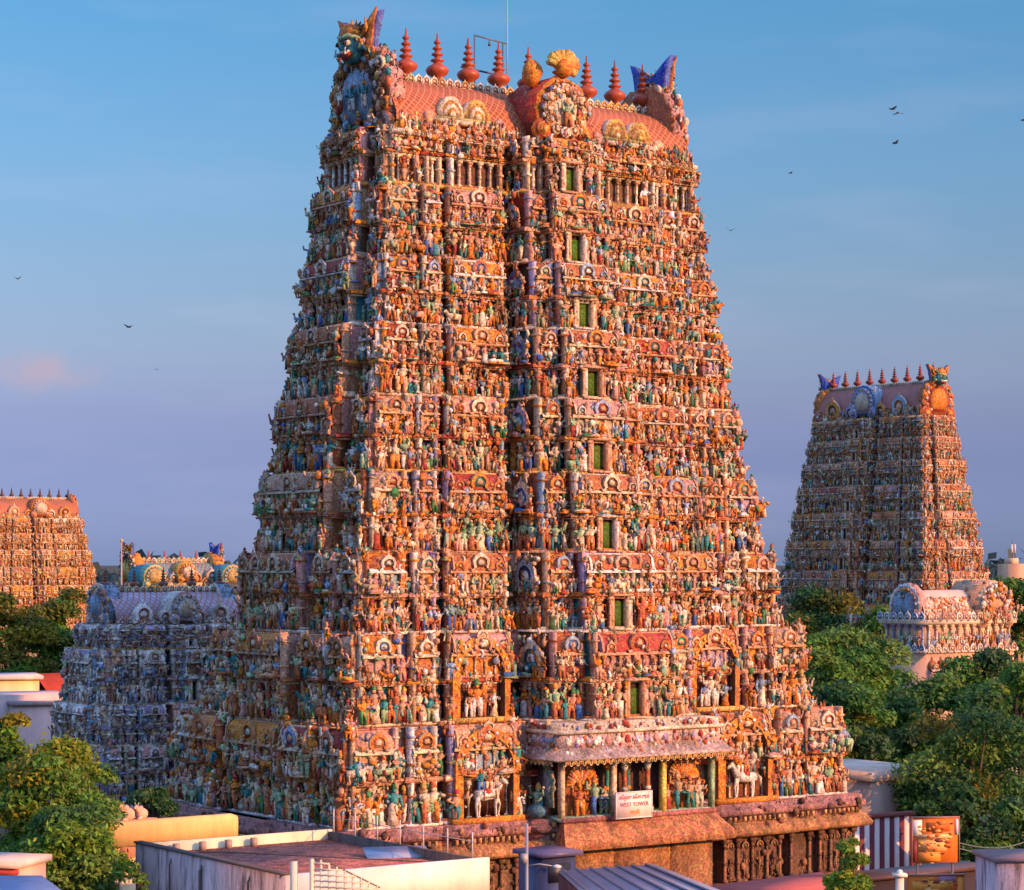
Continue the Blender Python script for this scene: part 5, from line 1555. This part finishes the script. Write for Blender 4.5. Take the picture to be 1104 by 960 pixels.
hoarding('orange red hoarding with white corners before the leafy tree', 983, 882, 1034, 930, DH,
         [(.60, .96, 0, .2, Wt), (.62, .98, .92, 1, Wt), (.55, .63, .12, .86, (.80, .52, .22)), (.26, .52, .12, .74, (.78, .40, .12)), (.50, .52, .2, .7, (.5, .15, .05)), (.03, .5, 0, .10, (.20, .03, .03)), (.03, .24, .12, .6, (.75, .26, .04)), (.70, .90, .3, .8, (.55, .12, .02))])
hoarding('lower orange hoarding at the bottom edge beneath the other one', 976, 944, 1040, 985, 86,
         [(.1, .94, .88, 1, (.80, .30, .05)), (.62, .86, .1, .8, (.74, .34, .06)), (.1, .5, .1, .8, (.62, .12, .03)), (.82, .98, .55, .85, (.35, .2, .3))])
p = at(1090, 960, 84)
pk = tag(empty('pink_shed', (p.x, p.y, 0), .12), 'pink grey plastered shed in the bottom right corner', 'shed')
b = MB(); b.box(-.85, 2.2, -1, 1.4, 0, hz(926, 84), (.60, .44, .46)); b.build('wall', M_STAIN, pk)
b = MB(); b.box(-.95, 2.3, -1.1, 1.5, hz(926, 84), hz(921, 84), (.30, .20, .2)); b.build('roof', M_WALL, pk)
p = at(970, 945, 84)
pi_ = tag(empty('gate_pillar', (p.x, p.y, 0)), 'small white capped pillar left of the lower orange hoarding', 'pillar')
b = MB(); b.box(-.13, .13, -.13, .13, 0, hz(945, 84), (.74, .62, .5)); b.build('shaft', M_WALL, pi_)
b = MB(); b.box(-.24, .24, -.24, .24, hz(945, 84), hz(942, 84), (.80, .72, .6)); b.ball((0, 0, hz(941, 84)), (.12, .12, .12), (.8, .72, .6), 7, 5); b.build('cap', M_WALL, pi_)
# wires
for (y0, y1, lb) in ((909, 902, 'upper overhead cable running right from the orange hoarding'), (915, 911, 'lower overhead cable running right from the orange hoarding')):
    b = MB(); P0, P1 = at(1034, y0, 95), at(1120, y1, 100)
    b.tube([tuple(P0.lerp(P1, k / 6) - Vector((0, 0, .35 * sin(pi * k / 6)))) for k in range(7)], .03, (.12, .14, .10), 4)
    tag(b.build('overhead_cable', M_METAL), lb, 'cable', 'overhead cables')
# dark shopfronts between the hoardings and the striped wall
p = at(950, 960, 112)
sf = tag(empty('shop_row', (p.x, p.y, 0), GRID), 'dark low shop row under the striped wall', 'shop')
b = MB(); b.box(-3.0, 6, -1, .6, 0, hz(944, 112), (.05, .035, .045)); b.build('wall', M_STAIN, sf)
b = MB(); b.box(-3.2, 6.2, -1.3, .8, hz(944, 112), hz(940, 112), (.10, .045, .03)); b.build('roof', M_METAL, sf)

# left side: cream box house, pink slab house, red roof, blue shed
hs = tag(empty('rooftop_house', (at(10, 740, 190).x, 190, 0), GRID - .3), 'cream box house below the far trees at the left edge', 'house')
b = MB(); b.box(-3.2, 2.2, -1.6, 4, 0, hz(732, 190), (.76, .58, .30)); b.build('wall', M_WALL, hs)
b = MB(); b.box(-3.5, 2.5, -1.9, 4.2, hz(732, 190), hz(728, 190), (.62, .52, .48)); b.build('roof', M_WALL, hs)
b = MB(); b.box(-.4, .4, -1.66, -1.61, 0, 1.0, (.3, .2, .16)); b.build('window', M_DARK, hs, (-1.8, 0, hz(746, 190)))
hs = tag(empty('pink_house', (at(30, 770, 168).x, 168, 0), GRID - .25), 'pale pink flat roofed house between the left trees', 'house')
b = MB(); b.box(-1.2, 2.1, -1.2, 2.0, 0, hz(760, 168), (.66, .46, .42)); b.build('wall', M_WALL, hs)
b = MB(); b.box(-4.0, 3.0, .5, 6.0, 0, hz(750, 168), (.62, .46, .44)); b.build('annex', M_WALL, hs)
b = MB(); b.box(-1.4, 2.3, -1.4, 2.2, hz(760, 168), hz(756, 168), (.36, .27, .26)); b.build('roof', M_WALL, hs)
hs = tag(empty('red_roof_house', (at(66, 735, 200).x, 200, 0), GRID), 'small house with vivid red roof left of the blue tower', 'house')
b = MB(); b.box(-1.8, 3.5, -2, 3, 0, hz(745, 200), (.66, .30, .14)); b.build('wall', M_WALL, hs)
b = MB(); z0 = hz(745, 200); b.loft([[(x, y, z) for y, z in ((-2.4, z0 - .1), (.5, z0 + 1.5), (3.4, z0 - .1))] for x in (-2.2, 3.9)], (.55, .06, .02), False)
b.build('roof', M_WALL, hs)
bs = tag(empty('blue_shed', tuple(at(20, 960, 76).xy) + (0,)), 'shed with blue painted roof in the bottom left corner', 'shed')
b = MB(); P_ = [at(-30, 944, 82), at(-40, 985, 72), at(100, 985, 72), at(45, 944, 82)]
slab4(b, [loc(bs, q) for q in P_], .08, (.16, .22, .46), 0); b.build('roof', M_METAL, bs)
b = MB(); q = [loc(bs, v) for v in P_]
for a_, b_ in ((0, 1), (1, 2), (2, 3), (3, 0)):
    b.raw([(q[a_][0], q[a_][1], 0), (q[b_][0], q[b_][1], 0), (q[b_][0], q[b_][1], q[b_][2] - .1), (q[a_][0], q[a_][1], q[a_][2] - .1)], [(0, 1, 2, 3)], (.3, .25, .3))
b.build('wall', M_WALL, bs)
p = at(8, 935, 86)
ls = tag(empty('ledge_house', (p.x, p.y, 0), -GRID * .5), 'cream house corner with red trim above the blue shed roof', 'house')
b = MB(); b.box(-2.2, .75, -.6, 1.5, 0, hz(933, 86), (.60, .42, .32)); b.build('wall', M_WALL, ls)
b = MB(); b.box(-2.4, .9, -.8, 1.7, hz(933, 86), hz(926, 86), (.66, .50, .42)); b.build('parapet', M_WALL, ls)
b = MB(); b.box(-2.3, .82, -.72, -.62, hz(940, 86), hz(934, 86), (.48, .06, .04)); b.build('trim', M_WALL, ls)

# phone mast house at the far right
p = at(1092, 612, 420)
ph = tag(empty('mast_house', (p.x, p.y, 0), GRID), 'small distant house carrying a phone mast at the right edge', 'house')
b = MB(); b.box(-1.8, 2.2, -2, 2, 0, hz(608, 420), (.60, .36, .22)); b.box(-1.2, .4, -1, 1, hz(608, 420), hz(602, 420), (.66, .46, .33)); b.build('wall', M_WALL, ph)
b = MB(); b.tube([(0, 0, hz(607, 420)), (0, 0, hz(584, 420))], .16, (.18, .18, .22), 5)
for x in (-.4, .4): b.box(x - .14, x + .14, -.2, .1, hz(596, 420), hz(587, 420), (.6, .58, .58))
b.build('mast', M_METAL, ph)
# flag pole behind the blue tower
p = at(131, 604, 190)
fp = tag(empty('flag_pole', (p.x, p.y, 0)), 'thin pinkish pole rising behind the small blue tower', 'pole')
b = MB(); b.tube([(0, 0, 0), (0, 0, hz(583, 190))], [.12, .06], (.45, .3, .34), 5); b.ball((0, 0, hz(583, 190)), .14, PAL['gold'], 6, 4); b.build('shaft', M_METAL, fp)

# ------------------------------------------------------------------ birds
def bird(px, py, D, span, rz, flap, label):
    p = at(px, py, D)
    o = tag(empty('bird', p, rz), label, 'bird', 'birds in the sky')
    b = MB(); c = (.035, .035, .045)
    b.tube([(-.5 * span * .5, 0, 0), (-.1 * span, 0, .01), (.12 * span, 0, .02), (.26 * span, 0, .03)], [.02 * span, .07 * span, .06 * span, .02 * span], c, 6)
    for sy in (-1, 1):
        V = [(.14 * span, sy * .03 * span, .03 * span), (.16 * span, sy * .28 * span, flap * .2 * span), (.0, sy * .52 * span, flap * .30 * span), (-.06 * span, sy * .26 * span, flap * .18 * span), (-.12 * span, sy * .03 * span, .02 * span)]
        V2 = [(x, y, z - .012 * span) for x, y, z in V]
        b.raw(V + V2, [(0, 1, 3, 4), (9, 8, 6, 5), (0, 5, 6, 1), (1, 6, 7, 2), (2, 7, 8, 3), (3, 8, 9, 4)], c, [(1, 2, 3), (6, 8, 7)], c)
    b.build('body', M_BIRD, o)
for k in ((962, 118, 190, 1.15, .5, .6, 'bird flying topmost right of the tower roof, wings raised'), (968, 122, 192, 1.0, 1.0, -.3, 'bird just below the topmost one, right of the roof'),
          (965, 155, 195, 1.0, .3, .8, 'bird flying alone below the close pair on the right'), (852, 187, 260, .9, .3, .5, 'faint tiny bird midway between the tower roof and the right pair'),
          (788, 249, 180, .75, 1.4, 1.0, 'dark bird beside the tower\'s upper right edge'), (139, 353, 175, 1.0, 2.4, .7, 'largest bird left of the tower, above the pale cloud'),
          (19, 301, 190, .7, 1.2, .9, 'bird near the left edge of the sky'), (169, 399, 240, .6, 2.0, .8, 'faint bird just right of the pale cloud'), (1103, 130, 200, .9, .3, .6, 'bird at the right edge of the sky')):
    bird(*k)
